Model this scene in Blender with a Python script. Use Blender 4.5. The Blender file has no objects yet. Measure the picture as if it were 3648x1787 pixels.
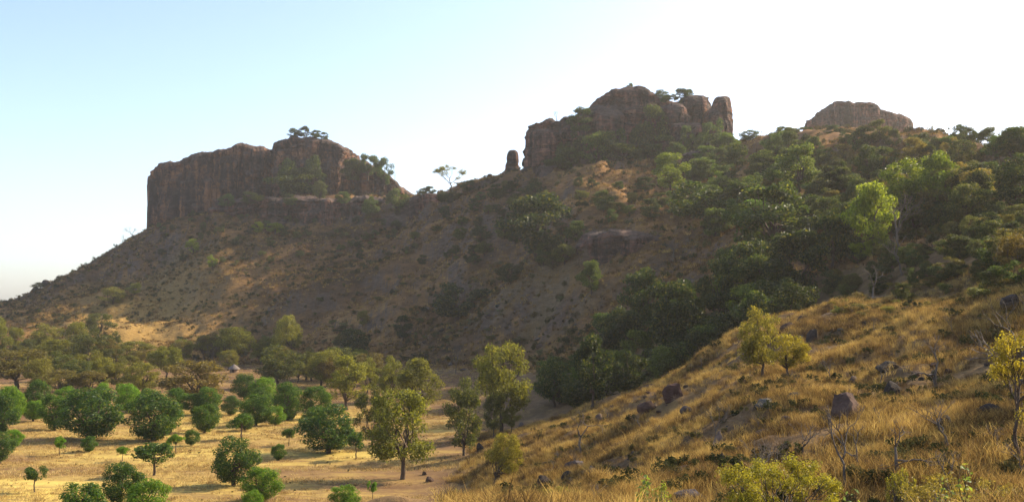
import bpy, math, random
import numpy as np
from mathutils import Vector

# ------------------------------------------------------------------ camera / light
SC = bpy.context.scene
COL = SC.collection
F = 3912.0            # focal length in photo pixels (photo is 3648 x 1787)
CAMZ = 22.0
PITCH = math.atan((1100 - 893.5) / F)
cam_d = bpy.data.cameras.new('camera')
cam_d.sensor_width = 36.0
cam_d.lens = 36.0 * F / 3648.0
cam_d.clip_start = 0.3
cam_d.clip_end = 30000
cam = bpy.data.objects.new('camera', cam_d)
COL.objects.link(cam)
cam.location = (0, 0, CAMZ)
cam.rotation_euler = (math.pi / 2 + PITCH, 0, 0)
SC.camera = cam

SUN_AZ, SUN_EL = 63.0, 31.0          # azimuth to the right of the view axis
w = bpy.data.worlds.new('World')
SC.world = w
w.use_nodes = True
nt = w.node_tree
bg = nt.nodes['Background']
sky = nt.nodes.new('ShaderNodeTexSky')
sky.sky_type = 'NISHITA'
sky.sun_disc = False
sky.sun_elevation = math.radians(SUN_EL)
sky.sun_rotation = math.radians(SUN_AZ)
sky.altitude = 300
sky.air_density = 0.72
sky.dust_density = 2.2
sky.ozone_density = 0.4
nt.links.new(sky.outputs[0], bg.inputs[0])
bg.inputs[1].default_value = 0.145
sun_d = bpy.data.lights.new('sun', 'SUN')
sun_d.energy = 4.2
sun_d.angle = math.radians(0.5)
sun_d.color = (1.0, 0.85, 0.62)
sun = bpy.data.objects.new('sun', sun_d)
COL.objects.link(sun)
az, el = math.radians(SUN_AZ), math.radians(SUN_EL)
SDIR = Vector((math.sin(az) * math.cos(el), math.cos(az) * math.cos(el), math.sin(el)))
sun.rotation_euler = SDIR.to_track_quat('Z', 'Y').to_euler()
sun.location = (300, 100, 300)
SC.view_settings.view_transform = 'Standard'
SC.view_settings.look = 'None'
SC.view_settings.gamma = 1.0
SC.view_settings.exposure = 1.22
SC.cycles.max_bounces = 5
SC.cycles.diffuse_bounces = 2
SC.cycles.transmission_bounces = 3
SC.cycles.volume_bounces = 0
SC.cycles.transparent_max_bounces = 4

random.seed(7)
RNG = np.random.default_rng(11)

# ------------------------------------------------------------------ numpy noise
def _hash(i, j, k, s):
    h = (i * 374761393 + j * 668265263 + k * 2147483647 + s * 1274126177) & 0xFFFFFFFF
    h = ((h ^ (h >> 13)) * 1274126177) & 0xFFFFFFFF
    h = ((h ^ (h >> 16)) * 2246822519) & 0xFFFFFFFF
    return ((h ^ (h >> 15)) & 0xFFFFFF) / float(0xFFFFFF)

def vnoise(x, y, z=0.0, seed=0):
    x, y, z = np.broadcast_arrays(np.asarray(x, float), np.asarray(y, float), np.asarray(z, float))
    i = np.floor(x).astype(np.int64); j = np.floor(y).astype(np.int64); k = np.floor(z).astype(np.int64)
    fx, fy, fz = x - i, y - j, z - k
    ux, uy, uz = [f * f * f * (f * (f * 6 - 15) + 10) for f in (fx, fy, fz)]
    r = 0
    for a in (0, 1):
        for b in (0, 1):
            for c in (0, 1):
                wgt = (ux if a else 1 - ux) * (uy if b else 1 - uy) * (uz if c else 1 - uz)
                r = r + wgt * _hash(i + a, j + b, k + c, seed)
    return r * 2 - 1

def fbm(x, y, z=0.0, octv=4, seed=0, gain=0.5):
    a, s, r = 1.0, 1.0, 0
    for o in range(octv):
        r = r + a * vnoise(np.asarray(x) * s, np.asarray(y) * s, np.asarray(z) * s, seed + o * 17)
        a *= gain; s *= 2.03
    return r

def sstep(a, b, x):
    t = np.clip((x - a) / (b - a), 0, 1)
    return t * t * (3 - 2 * t)

def pchip(xk, yk, x):
    """monotone cubic; xk (n,), yk (n,m) -> (len(x),m)"""
    xk = np.asarray(xk, float); yk = np.asarray(yk, float)
    if yk.ndim == 1:
        yk = yk[:, None]
    h = np.diff(xk)[:, None]; dl = np.diff(yk, axis=0) / h
    m = np.zeros_like(yk)
    m[0], m[-1] = dl[0], dl[-1]
    p = dl[:-1] * dl[1:]
    m[1:-1] = np.where(p > 0, 2 * dl[:-1] * dl[1:] / np.where(np.abs(dl[:-1] + dl[1:]) < 1e-12, 1, dl[:-1] + dl[1:]), 0)
    x = np.clip(np.asarray(x, float), xk[0], xk[-1])
    i = np.clip(np.searchsorted(xk, x, side='right') - 1, 0, len(xk) - 2)
    t = ((x - xk[i]) / (xk[i + 1] - xk[i]))[:, None]; hh = (xk[i + 1] - xk[i])[:, None]
    t2, t3 = t * t, t * t * t
    return (2*t3 - 3*t2 + 1) * yk[i] + (t3 - 2*t2 + t) * hh * m[i] + (-2*t3 + 3*t2) * yk[i+1] + (t3 - t2) * hh * m[i+1]

# ------------------------------------------------------------------ photo pixel <-> world
CP, SP = math.cos(PITCH), math.sin(PITCH)
def ray(px, py):
    cx, cy = (px - 1824.0) / F, (893.5 - py) / F
    return cx, CP - cy * SP, SP + cy * CP          # x, y(depth), z
def Zat(px, py, d):
    rx, ry, rz = ray(px, py)
    return CAMZ + rz / ry * d
def world(px, py, d):
    rx, ry, rz = ray(px, py)
    return Vector((rx / ry * d, d, CAMZ + rz / ry * d))
def mpp(d):                                         # metres per photo pixel at depth d
    return d / F
def tpx(px):                                        # tan azimuth of an image column
    return (px - 1824.0) / F

# ------------------------------------------------------------------ terrain profiles
# for each image column: eleven control points (depth, height); a single number in quotes is an image row
def P(d, z=None, y=None):
    return (d, z if z is not None else CAMZ + (1100 - y) / F * d)
PROF = {
 -2600: [P(0,20.4),P(30,15),P(60,6),P(90,.5),P(240,0),P(460,0),P(560,10),P(640,15),P(740,18),P(850,9),P(1400,-3)],
 -700: [P(0,20.4),P(30,16),P(60,7),P(95,.5),P(250,0),P(470,.5),P(560,10),P(640,16),P(740,20),P(850,10),P(1400,-3)],
 0:    [P(0,20.4),P(30,16),P(60,7),P(95,.5),P(250,0),P(445,.8),P(545,11),P(650,19),P(750,y=1092),P(860,12),P(1400,-3)],
 300:  [P(0,20.4),P(30,16),P(60,7),P(95,.5),P(250,0),P(432,1),P(532,14),P(640,34),P(750,y=958),P(850,25),P(1400,-3)],
 520:  [P(0,20.4),P(30,16),P(62,7),P(100,.5),P(250,0),P(430,1.2),P(535,15),P(630,40),P(715,y=822),P(850,40),P(1400,-3)],
 800:  [P(0,20.4),P(30,16),P(65,7),P(105,.5),P(250,0),P(425,1.5),P(525,18),P(644,y=815),P(690,y=748),P(840,55),P(1400,-3)],
 1100: [P(0,20.4),P(30,16),P(68,7),P(110,.5),P(250,0),P(400,2),P(490,24),P(624,y=818),P(655,y=710),P(790,60),P(1400,-3)],
 1300: [P(0,20.4),P(30,16.4),P(72,6.5),P(115,.5),P(240,0),P(380,2.5),P(470,26),P(606,y=812),P(640,y=706),P(760,60),P(1400,-3)],
 1450: [P(0,20.4),P(30,16.6),P(76,6),P(118,.5),P(230,0),P(362,3),P(450,27),P(585,y=780),P(620,y=694),P(730,60),P(1400,-3)],
 1600: [P(0,20.4),P(30,16.6),P(82,5.5),P(125,.9),P(220,.3),P(338,4),P(430,30),P(515,62),P(590,y=672),P(700,60),P(1400,-3)],
 1800: [P(0,20.4),P(30,16.5),P(82,7.6),P(150,3.0),P(210,1.2),P(300,5),P(395,32),P(475,63),P(550,y=618),P(670,70),P(1400,-3)],
 2100: [P(0,20.4),P(30,16.5),P(84,9.2),P(165,7.6),P(200,4.5),P(250,8.5),P(340,36),P(420,66),P(510,y=590),P(650,84),P(1400,-3)],
 2400: [P(0,20.4),P(28,16.6),P(75,12.2),P(150,13.4),P(185,8.5),P(225,17),P(305,37),P(400,64),P(480,y=580),P(640,86),P(1400,-3)],
 2700: [P(0,20.4),P(26,17.0),P(65,14.4),P(140,y=1160),P(170,14.5),P(205,25),P(280,44),P(375,69),P(460,y=505),P(640,86),P(1400,-3)],
 3000: [P(0,20.4),P(25,17.2),P(60,15.6),P(130,y=1095),P(155,20),P(185,28.5),P(250,45),P(335,66),P(420,y=478),P(640,86),P(1400,-3)],
 3300: [P(0,20.4),P(24,17.5),P(55,16.4),P(110,y=1075),P(130,23),P(165,31),P(215,43),P(290,59),P(370,y=515),P(580,72),P(1400,-3)],
 3648: [P(0,20.4),P(22,18.0),P(50,17.1),P(90,y=1075),P(108,25.5),P(135,31),P(170,39),P(215,50),P(260,y=505),P(420,60),P(1400,-3)],
 4200: [P(0,20.4),P(22,18.5),P(48,18.5),P(85,25),P(100,29),P(120,34),P(150,42),P(190,52),P(230,60),P(350,56),P(1400,-3)],
 5500: [P(0,20.4),P(20,19),P(40,20),P(70,25),P(85,29),P(105,34),P(130,41),P(165,50),P(200,57),P(300,52),P(1400,-3)],
 7600: [P(0,20.4),P(15,19.5),P(30,20.5),P(52,25),P(64,28),P(80,33),P(100,39),P(125,46),P(150,52),P(230,48),P(1400,-3)],
}
PX = sorted(PROF)
PD = np.array([[p[0] for p in PROF[x]] for x in PX]); PZ = np.array([[p[1] for p in PROF[x]] for x in PX])
COLS = np.concatenate([np.arange(-2600, -500, 60), np.arange(-500, 4000, 9.0), np.arange(4000, 7601, 60)])
ROWS = np.concatenate([[2.0], np.exp(np.arange(math.log(6), math.log(900), 0.0095)), np.arange(915, 1401, 35)])
CD, CZ = pchip(PX, PD, COLS), pchip(PX, PZ, COLS)
NC, NR = len(COLS), len(ROWS)
TZ = np.zeros((NC, NR)); TK = np.zeros((NC, NR))
for c in range(NC):
    TZ[c] = pchip(CD[c], CZ[c], ROWS)[:, 0]
    TK[c] = np.interp(ROWS, CD[c], np.arange(11))
TT = ((COLS - 1824.0) / F)[:, None]
TX = TT * ROWS[None, :]; TY = np.broadcast_to(ROWS[None, :], TX.shape)
CPX = np.broadcast_to(COLS[:, None], TX.shape)
m_main = sstep(5.0, 5.7, TK)
m_right = sstep(1560, 1900, CPX + 0.0)
m_near = (1 - sstep(4.2, 5.0, TK)) * np.maximum(m_right, 1 - sstep(2.5, 3.0, TK))
m_field = np.clip(1 - m_main - m_near, 0, 1)
crest_soft = 1 - 0.55 * np.exp(-((TK - 8) / 0.35) ** 2)
nz = m_main * crest_soft * (fbm(TX / 46, TY / 46, 0, 3, 3) * 3.6 + (0.5 - np.abs(fbm(TX / 30, TY / 30, 0, 2, 31))) * 3.2 * sstep(5.3, 6.2, TK))
nz += m_main * (fbm(TX / 9, TY / 9, 0, 3, 8) * 1.25 + fbm(TX / 2.6, TY / 2.6, 0, 2, 9) * 0.30)
rr = np.abs(fbm(TX / 15, TY / 15, 0, 3, 77))
nz += m_main * sstep(6.3, 7.6, TK) * (0.45 - rr) * 3.0
nz += m_near * (fbm(TX / 13, TY / 13, 0, 3, 21) * 1.1 + fbm(TX / 2.2, TY / 2.2, 0, 3, 22) * 0.22) * sstep(8, 30, TY)
nz += m_field * (fbm(TX / 30, TY / 30, 0, 2, 41) * 0.3 + fbm(TX / 3, TY / 3, 0, 3, 42) * 0.06)
TZ = TZ + nz
LROW = np.log(ROWS)

def terr(px, d):
    """terrain height at image column px and depth d (arrays)"""
    px = np.atleast_1d(np.asarray(px, float)); d = np.atleast_1d(np.asarray(d, float))
    ci = np.interp(px, COLS, np.arange(NC)); ri = np.interp(d, ROWS, np.arange(NR))
    c0 = np.clip(ci.astype(int), 0, NC - 2); r0 = np.clip(ri.astype(int), 0, NR - 2)
    fc, fr = ci - c0, ri - r0
    return (TZ[c0, r0] * (1-fc) * (1-fr) + TZ[c0+1, r0] * fc * (1-fr) + TZ[c0, r0+1] * (1-fc) * fr + TZ[c0+1, r0+1] * fc * fr)
def kval(px, d):
    px = np.atleast_1d(np.asarray(px, float)); d = np.atleast_1d(np.asarray(d, float))
    ci = np.clip(np.rint(np.interp(px, COLS, np.arange(NC))).astype(int), 0, NC - 1)
    ri = np.clip(np.rint(np.interp(d, ROWS, np.arange(NR))).astype(int), 0, NR - 1)
    return TK[ci, ri]
HD = np.exp(np.linspace(math.log(9), math.log(890), 1800))
def hit(px, py, dmin=9.0, fallback=None):
    """first place where the sight line of a photo pixel meets the ground"""
    zt = terr(np.full(HD.shape, px), HD); zr = Zat(px, py, HD)
    ok = (zt >= zr) & (HD >= dmin)
    i = np.argmax(ok)
    if not ok[i]:
        return fallback
    return float(HD[i])

# ------------------------------------------------------------------ helpers: objects and tags
def tag(o, label=None, cat=None, group=None, kind=None):
    if label: o['label'] = label
    if cat: o['category'] = cat
    if group: o['group'] = group
    if kind: o['kind'] = kind
    return o
def mesh_obj(name, me, mat=None, parent=None, world_coords=False):
    o = bpy.data.objects.new(name, me)
    COL.objects.link(o)
    if mat is not None and not me.materials:
        me.materials.append(mat)
    if parent is not None:
        o.parent = parent
        if world_coords: o.location = -parent.location
    return o
def np_mesh(name, verts, quads=None, tris=None, smooth=True, attrs=None):
    me = bpy.data.meshes.new(name)
    verts = np.asarray(verts, np.float32)
    nq = 0 if quads is None else len(quads); ntr = 0 if tris is None else len(tris)
    li = np.concatenate([np.asarray(quads, np.int32).ravel() if nq else np.zeros(0, np.int32),
                         np.asarray(tris, np.int32).ravel() if ntr else np.zeros(0, np.int32)])
    me.vertices.add(len(verts)); me.vertices.foreach_set('co', verts.ravel())
    me.loops.add(len(li)); me.loops.foreach_set('vertex_index', li)
    me.polygons.add(nq + ntr)
    st = np.concatenate([np.arange(nq) * 4, nq * 4 + np.arange(ntr) * 3]).astype(np.int32)
    me.polygons.foreach_set('loop_start', st)
    me.polygons.foreach_set('use_smooth', np.full(nq + ntr, smooth))
    me.update(calc_edges=True)
    for k, v in (attrs or {}).items():
        a = me.attributes.new(k, 'FLOAT', 'POINT'); a.data.foreach_set('value', np.asarray(v, np.float32).ravel())
    return me
def grid_quads(n, m, closed_u=False, closed_v=False):
    i = np.arange(n if closed_u else n - 1); j = np.arange(m if closed_v else m - 1)
    I, J = np.meshgrid(i, j, indexing='ij'); I2, J2 = (I + 1) % n, (J + 1) % m
    return np.stack([I * m + J, I2 * m + J, I2 * m + J2, I * m + J2], -1).reshape(-1, 4)
def empty(name, loc, rz=0.0, scale=(1, 1, 1)):
    o = bpy.data.objects.new(name, None)
    COL.objects.link(o)
    o.empty_display_size = 0.3
    o.location = loc; o.rotation_euler = (0, 0, rz); o.scale = scale
    return o

# ------------------------------------------------------------------ materials
class NB:
    def __init__(self, name):
        self.m = bpy.data.materials.new(name); self.m.use_nodes = True
        self.t = self.m.node_tree
        for n in list(self.t.nodes): self.t.nodes.remove(n)
        self.out = self.n('ShaderNodeOutputMaterial')
    def n(self, typ, **kw):
        n = self.t.nodes.new(typ)
        for k, v in kw.items(): setattr(n, k, v)
        return n
    def set(self, sock, v):
        if isinstance(v, bpy.types.NodeSocket): self.t.links.new(v, sock)
        elif v is not None: sock.default_value = v
    def noise(self, vec, scale, detail=4, rough=0.55, dist=0.0):
        n = self.n('ShaderNodeTexNoise'); self.set(n.inputs['Vector'], vec)
        n.inputs['Scale'].default_value = scale; n.inputs['Detail'].default_value = detail
        n.inputs['Roughness'].default_value = rough; n.inputs['Distortion'].default_value = dist
        return n.outputs['Fac']
    def mapping(self, vec, scale=(1, 1, 1), rot=(0, 0, 0)):
        n = self.n('ShaderNodeMapping'); self.set(n.inputs['Vector'], vec)
        n.inputs['Scale'].default_value = scale; n.inputs['Rotation'].default_value = rot
        return n.outputs[0]
    def ramp(self, fac, stops):
        n = self.n('ShaderNodeValToRGB'); self.set(n.inputs[0], fac)
        e = n.color_ramp.elements
        while len(e) < len(stops): e.new(0.5)
        for i, (p, c) in enumerate(stops):
            e[i].position = p; e[i].color = (c, c, c, 1) if isinstance(c, (int, float)) else (*c, 1)
        return n.outputs[0]
    def mix(self, fac, a, b, mode='MIX'):
        n = self.n('ShaderNodeMix', data_type='RGBA', blend_type=mode)
        self.set(n.inputs[0], fac)
        self.set(n.inputs[6], (*a, 1) if isinstance(a, tuple) else a)
        self.set(n.inputs[7], (*b, 1) if isinstance(b, tuple) else b)
        return n.outputs[2]
    def math(self, op, a, b=None, clamp=False):
        n = self.n('ShaderNodeMath', operation=op); n.use_clamp = clamp
        self.set(n.inputs[0], a)
        if b is not None: self.set(n.inputs[1], b)
        return n.outputs[0]
    def bump(self, h, strength=0.5, dist=0.3):
        n = self.n('ShaderNodeBump'); n.inputs['Strength'].default_value = strength
        n.inputs['Distance'].default_value = dist; self.set(n.inputs['Height'], h)
        return n.outputs[0]
    def principled(self, col, rough=0.9, normal=None, spec=0.2):
        n = self.n('ShaderNodeBsdfPrincipled'); self.set(n.inputs['Base Color'], (*col, 1) if isinstance(col, tuple) else col)
        n.inputs['Roughness'].default_value = rough; n.inputs['Specular IOR Level'].default_value = spec
        if normal is not None: self.set(n.inputs['Normal'], normal)
        self.t.links.new(n.outputs[0], self.out.inputs[0])
        return n
    def pos(self):
        return self.n('ShaderNodeNewGeometry').outputs['Position']
    def attr(self, name):
        return self.n('ShaderNodeAttribute', attribute_name=name).outputs['Fac']

def mat_field():
    b = NB('field_earth'); p = b.pos()
    big = b.noise(b.mapping(p, (0.012, 0.03, 1)), 1.0, 4, 0.6)
    mid = b.noise(b.mapping(p, (0.06, 0.16, 1)), 1.0, 5, 0.62)
    fine = b.noise(p, 1.4, 5, 0.7)
    fur = b.noise(b.mapping(p, (0.25, 1.6, 1), (0, 0, 0.12)), 1.0, 3, 0.6)
    f = b.math('ADD', b.math('MULTIPLY', big, 0.9), b.math('MULTIPLY', mid, 0.55))
    f = b.math('ADD', f, b.math('MULTIPLY', fine, 0.25))
    f = b.math('ADD', f, b.math('MULTIPLY', b.attr('straw'), 0.30))
    c = b.ramp(b.math('MULTIPLY', f, 0.55), [(0.45, (0.11, 0.060, 0.029)), (0.52, (0.20, 0.120, 0.050)), (0.58, (0.34, 0.230, 0.066)), (0.68, (0.52, 0.385, 0.095))])
    c = b.mix(b.math('MULTIPLY', b.ramp(fur, [(0.38, 1.0), (0.5, 0.0)]), 0.55), c, (0.17, 0.092, 0.045))
    n = b.bump(b.math('ADD', fine, fur), 0.7, 0.12)
    b.principled(c, 0.95, n, 0.1); return b.m
def mat_slope():
    b = NB('hill_earth'); p = b.pos()
    big = b.noise(p, 0.022, 4, 0.6)
    mid = b.noise(b.mapping(p, (0.11, 0.11, 0.3)), 1.0, 5, 0.65)
    fine = b.noise(p, 0.8, 5, 0.75)
    grass = b.math('ADD', b.math('MULTIPLY', big, 0.6), b.math('ADD', b.math('MULTIPLY', mid, 0.5), b.math('MULTIPLY', fine, 0.3)))
    c = b.ramp(b.math('MULTIPLY', grass, 0.7), [(0.39, (0.040, 0.024, 0.011)), (0.46, (0.118, 0.060, 0.024)), (0.53, (0.205, 0.104, 0.036)), (0.62, (0.34, 0.195, 0.060))])
    geo = b.n('ShaderNodeNewGeometry'); sx = b.n('ShaderNodeSeparateXYZ'); b.set(sx.inputs[0], geo.outputs['True Normal'])
    steep = b.ramp(sx.outputs[2], [(0.62, 1.0), (0.80, 0.0)])
    rock = b.ramp(b.noise(b.mapping(p, (0.3, 0.3, 1.2)), 1.0, 5, 0.7), [(0.35, (0.045, 0.034, 0.027)), (0.65, (0.16, 0.105, 0.07))])
    c = b.mix(steep, c, rock)
    c = b.mix(b.math('MULTIPLY', b.attr('foot'), 0.75), c, b.ramp(fine, [(0.3, (0.22, 0.135, 0.040)), (0.7, (0.40, 0.265, 0.075))]))  # painted sunlight at the left hill foot, lighter dry grass further right
    n = b.bump(b.math('ADD', b.math('MULTIPLY', fine, 0.7), mid), 0.9, 0.9)
    b.principled(c, 0.95, n, 0.1); return b.m
def mat_near():
    b = NB('near_hill_earth'); p = b.pos()
    big = b.noise(p, 0.05, 4, 0.6); mid = b.noise(p, 0.5, 5, 0.65); fine = b.noise(p, 3.5, 5, 0.75)
    f = b.math('ADD', b.math('MULTIPLY', big, 0.5), b.math('ADD', b.math('MULTIPLY', mid, 0.5), b.math('MULTIPLY', fine, 0.3)))
    c = b.ramp(b.math('MULTIPLY', f, 0.75), [(0.38, (0.07, 0.045, 0.026)), (0.5, (0.16, 0.098, 0.045)), (0.62, (0.29, 0.185, 0.075))])
    n = b.bump(b.math('ADD', fine, mid), 0.9, 0.25)
    b.principled(c, 0.95, n, 0.1); return b.m
def mat_cliff(name, red=1.0, dark=0.5, sw=0.3):
    b = NB(name); p = b.pos()
    streak = b.noise(b.mapping(p, (0.22, 0.22, 0.018)), 1.0, 5, 0.62, 0.6)
    strata = b.noise(b.mapping(p, (0.012, 0.012, 0.55)), 1.0, 4, 0.65, 0.4)
    blot = b.noise(p, 0.07, 4, 0.6)
    fine = b.noise(b.mapping(p, (0.6, 0.6, 0.9)), 1.0, 6, 0.72)
    f = b.math('ADD', b.math('MULTIPLY', streak, 0.62), b.math('MULTIPLY', strata, sw))
    f = b.math('ADD', f, b.math('MULTIPLY', blot, 0.67 - sw))
    f = b.math('ADD', f, b.math('MULTIPLY', fine, 0.32))
    c = b.ramp(b.math('MULTIPLY', f, 0.62), [(0.43, (0.030, 0.023, 0.021)), (0.49, (0.085, 0.052, 0.040)), (0.535, (0.20, 0.096, 0.062 / red)), (0.60, (0.40, 0.195, 0.12 / red))])
    cr1 = b.ramp(b.math('ABSOLUTE', b.math('SUBTRACT', b.noise(b.mapping(p, (0.10, 0.10, 0.012)), 1.0, 3, 0.6, 0.3), 0.5)), [(0.0, 1.0), (0.013, 0.0)])
    cr2 = b.ramp(b.math('ABSOLUTE', b.math('SUBTRACT', b.noise(b.mapping(p, (0.02, 0.02, 0.16)), 1.0, 3, 0.6, 0.3), 0.5)), [(0.0, 1.0), (0.010, 0.0)])
    crack = b.math('MAXIMUM', cr1, b.math('MULTIPLY', cr2, 0.8))
    c = b.mix(b.math('MULTIPLY', crack, 0.8), c, (0.018, 0.014, 0.012))
    geo = b.n('ShaderNodeNewGeometry'); sx = b.n('ShaderNodeSeparateXYZ'); b.set(sx.inputs[0], geo.outputs['Normal'])
    top = b.ramp(sx.outputs[2], [(0.25, 0.0), (0.6, 1.0)])
    c = b.mix(b.math('MULTIPLY', top, dark), c, b.ramp(fine, [(0.3, (0.06, 0.045, 0.04)), (0.7, (0.16, 0.115, 0.09))]))
    n = b.bump(b.math('ADD', b.math('MULTIPLY', streak, 0.8), b.math('ADD', b.math('SUBTRACT', b.math('MULTIPLY', strata, 1.2), crack), fine)), 1.0, 1.6)
    b.principled(c, 0.93, n, 0.15); return b.m
def mat_rock():
    b = NB('boulder_stone')
    tc = b.n('ShaderNodeTexCoord').outputs['Object']; oi = b.n('ShaderNodeObjectInfo')
    v = b.n('ShaderNodeVectorMath', operation='ADD'); b.set(v.inputs[0], tc); b.set(v.inputs[1], oi.outputs['Location'])
    fine = b.noise(v.outputs[0], 4.0, 6, 0.7); mid = b.noise(v.outputs[0], 1.2, 4, 0.6)
    f = b.math('ADD', b.math('MULTIPLY', fine, 0.5), b.math('MULTIPLY', mid, 0.5))
    c = b.ramp(f, [(0.32, (0.35, 0.33, 0.32)), (0.5, (0.75, 0.72, 0.70)), (0.68, (1.25, 1.22, 1.2))])
    c = b.mix(1.0, oi.outputs['Color'], c, 'MULTIPLY')
    b.principled(c, 0.92, b.bump(b.math('ADD', fine, mid), 0.8, 0.15), 0.15); return b.m
def mat_leaf(name, trans=0.38, rough=0.5):
    b = NB(name); oi = b.n('ShaderNodeObjectInfo'); r = b.attr('rnd')
    c = b.mix(1.0, oi.outputs['Color'], b.ramp(r, [(0.0, 0.55), (0.5, 0.95), (1.0, 1.5)]), 'MULTIPLY')
    yel = b.mix(b.math('MULTIPLY', b.ramp(r, [(0.75, 0.0), (1.0, 1.0)]), 0.35), c, (0.30, 0.24, 0.06))
    p = b.n('ShaderNodeBsdfPrincipled'); b.set(p.inputs['Base Color'], yel); p.inputs['Roughness'].default_value = rough
    p.inputs['Specular IOR Level'].default_value = 0.25
    t = b.n('ShaderNodeBsdfTranslucent'); b.set(t.inputs[0], b.mix(1.0, yel, (1.9, 1.75, 0.6), 'MULTIPLY'))
    m = b.n('ShaderNodeMixShader'); m.inputs[0].default_value = trans
    b.t.links.new(p.outputs[0], m.inputs[1]); b.t.links.new(t.outputs[0], m.inputs[2]); b.t.links.new(m.outputs[0], b.out.inputs[0])
    return b.m
def mat_bark(name, c0, c1):
    b = NB(name); tc = b.n('ShaderNodeTexCoord').outputs['Object']
    f = b.noise(b.mapping(tc, (6, 6, 1.5)), 1.0, 4, 0.65)
    b.principled(b.ramp(f, [(0.3, c0), (0.7, c1)]), 0.9, b.bump(f, 0.7, 0.05), 0.1); return b.m
def mat_grass(name, stops, trans=0.3):
    b = NB(name); oi = b.n('ShaderNodeObjectInfo'); p = b.pos()
    big = b.ramp(b.noise(p, 0.11, 4, 0.65), [(0.3, 0.1), (0.7, 0.9)])
    f = b.math('ADD', b.math('MULTIPLY', oi.outputs['Random'], 0.45), b.math('MULTIPLY', big, 0.55))
    c = b.ramp(f, stops)
    c = b.mix(1.0, c, b.ramp(b.attr('rnd'), [(0, 0.7), (1, 1.3)]), 'MULTIPLY')
    d = b.n('ShaderNodeBsdfDiffuse'); b.set(d.inputs[0], c)
    t = b.n('ShaderNodeBsdfTranslucent'); b.set(t.inputs[0], c)
    m = b.n('ShaderNodeMixShader'); m.inputs[0].default_value = trans
    b.t.links.new(d.outputs[0], m.inputs[1]); b.t.links.new(t.outputs[0], m.inputs[2]); b.t.links.new(m.outputs[0], b.out.inputs[0])
    return b.m
M_FIELD, M_SLOPE, M_NEAR = mat_field(), mat_slope(), mat_near()
M_CLIFF = mat_cliff('red_sandstone', 1.2, 0.75, 0.08); M_CLIFF2 = mat_cliff('brown_sandstone', 0.95, 0.7)
M_ROCK = mat_rock(); M_LEAF = mat_leaf('leaf', 0.45); M_NLEAF = mat_leaf('near_leaf', 0.42, 0.4)
M_BARK = mat_bark('bark', (0.045, 0.032, 0.025), (0.13, 0.095, 0.07))
M_GREY = mat_bark('pale_bark', (0.07, 0.056, 0.046), (0.20, 0.165, 0.135))
M_GRASS = mat_grass('golden_grass', [(0.30, (0.080, 0.048, 0.022)), (0.42, (0.195, 0.116, 0.041)), (0.54, (0.38, 0.236, 0.068)), (0.70, (0.60, 0.41, 0.115))], 0.32)
M_DRY = mat_grass('brown_grass', [(0.30, (0.075, 0.044, 0.017)), (0.45, (0.165, 0.094, 0.032)), (0.6, (0.28, 0.172, 0.054)), (0.75, (0.44, 0.29, 0.09))], 0.25)
M_STRAW = mat_grass('straw', [(0.25, (0.30, 0.19, 0.075)), (0.5, (0.48, 0.33, 0.12)), (0.8, (0.62, 0.47, 0.19))], 0.25)
M_SCRUB = mat_grass('scrub_leaf', [(0.25, (0.030, 0.036, 0.015)), (0.45, (0.055, 0.060, 0.022)), (0.6, (0.095, 0.085, 0.032)), (0.8, (0.17, 0.12, 0.045))], 0.3)

# ------------------------------------------------------------------ the ground sheets
def build_ground():
    q = grid_quads(NC, NR)
    V = np.stack([TX, TY, TZ], -1).reshape(-1, 3)
    kf = TK.ravel()[q].mean(1); pf = CPX.ravel()[q].mean(1)
    sel_main = kf > 5.0
    sel_near = (~sel_main) & ((pf > 1640 + 90 * fbm(TX.ravel()[q[:, 0]] / 12, TY.ravel()[q[:, 0]] / 12, 0, 2, 5)) | (kf < 2.7))
    sel_field = ~(sel_main | sel_near)
    foot = np.exp(-((CPX - 450) / 330.0) ** 2) * sstep(5.0, 5.15, TK) * (1 - sstep(6.2, 7.2, TK + fbm(TX / 40, TY / 40, 0, 3, 91) * 0.5))  # sunlit patch painted as golden colour on the lower left slope
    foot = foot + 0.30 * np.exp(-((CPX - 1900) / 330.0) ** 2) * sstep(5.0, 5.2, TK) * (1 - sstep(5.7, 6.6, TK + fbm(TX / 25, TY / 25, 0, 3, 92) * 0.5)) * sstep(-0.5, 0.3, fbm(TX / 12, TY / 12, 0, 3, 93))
    straw = np.exp(-((TX + 55) / 40.0) ** 2) * (1 - sstep(180, 330, TY))
    for name, sel, mat, lab in (('hillside', sel_main, M_SLOPE, 'dry brown hillside of scrub rising to the rocky ridge'),
                                ('grassy_hillside', sel_near, M_NEAR, 'nearby hillside of golden dry grass and stones'),
                                ('field', sel_field, M_FIELD, 'flat straw coloured field under the orchard trees')):
        qq = q[sel]; used = np.unique(qq); remap = np.zeros(len(V), np.int64); remap[used] = np.arange(len(used))
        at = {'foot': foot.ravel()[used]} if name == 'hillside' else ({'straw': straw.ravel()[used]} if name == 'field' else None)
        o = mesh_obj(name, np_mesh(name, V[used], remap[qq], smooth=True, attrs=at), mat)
        tag(o, lab, None, None, 'structure')
    R = 4500
    vs = [(-R, -R, -4), (R, -R, -4), (R, R, -4), (-R, R, -4)]
    tag(mesh_obj('plain', np_mesh('plain', vs, [[0, 1, 2, 3]]), M_FIELD), 'flat dry plain stretching to the horizon', None, None, 'structure')
build_ground()

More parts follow.
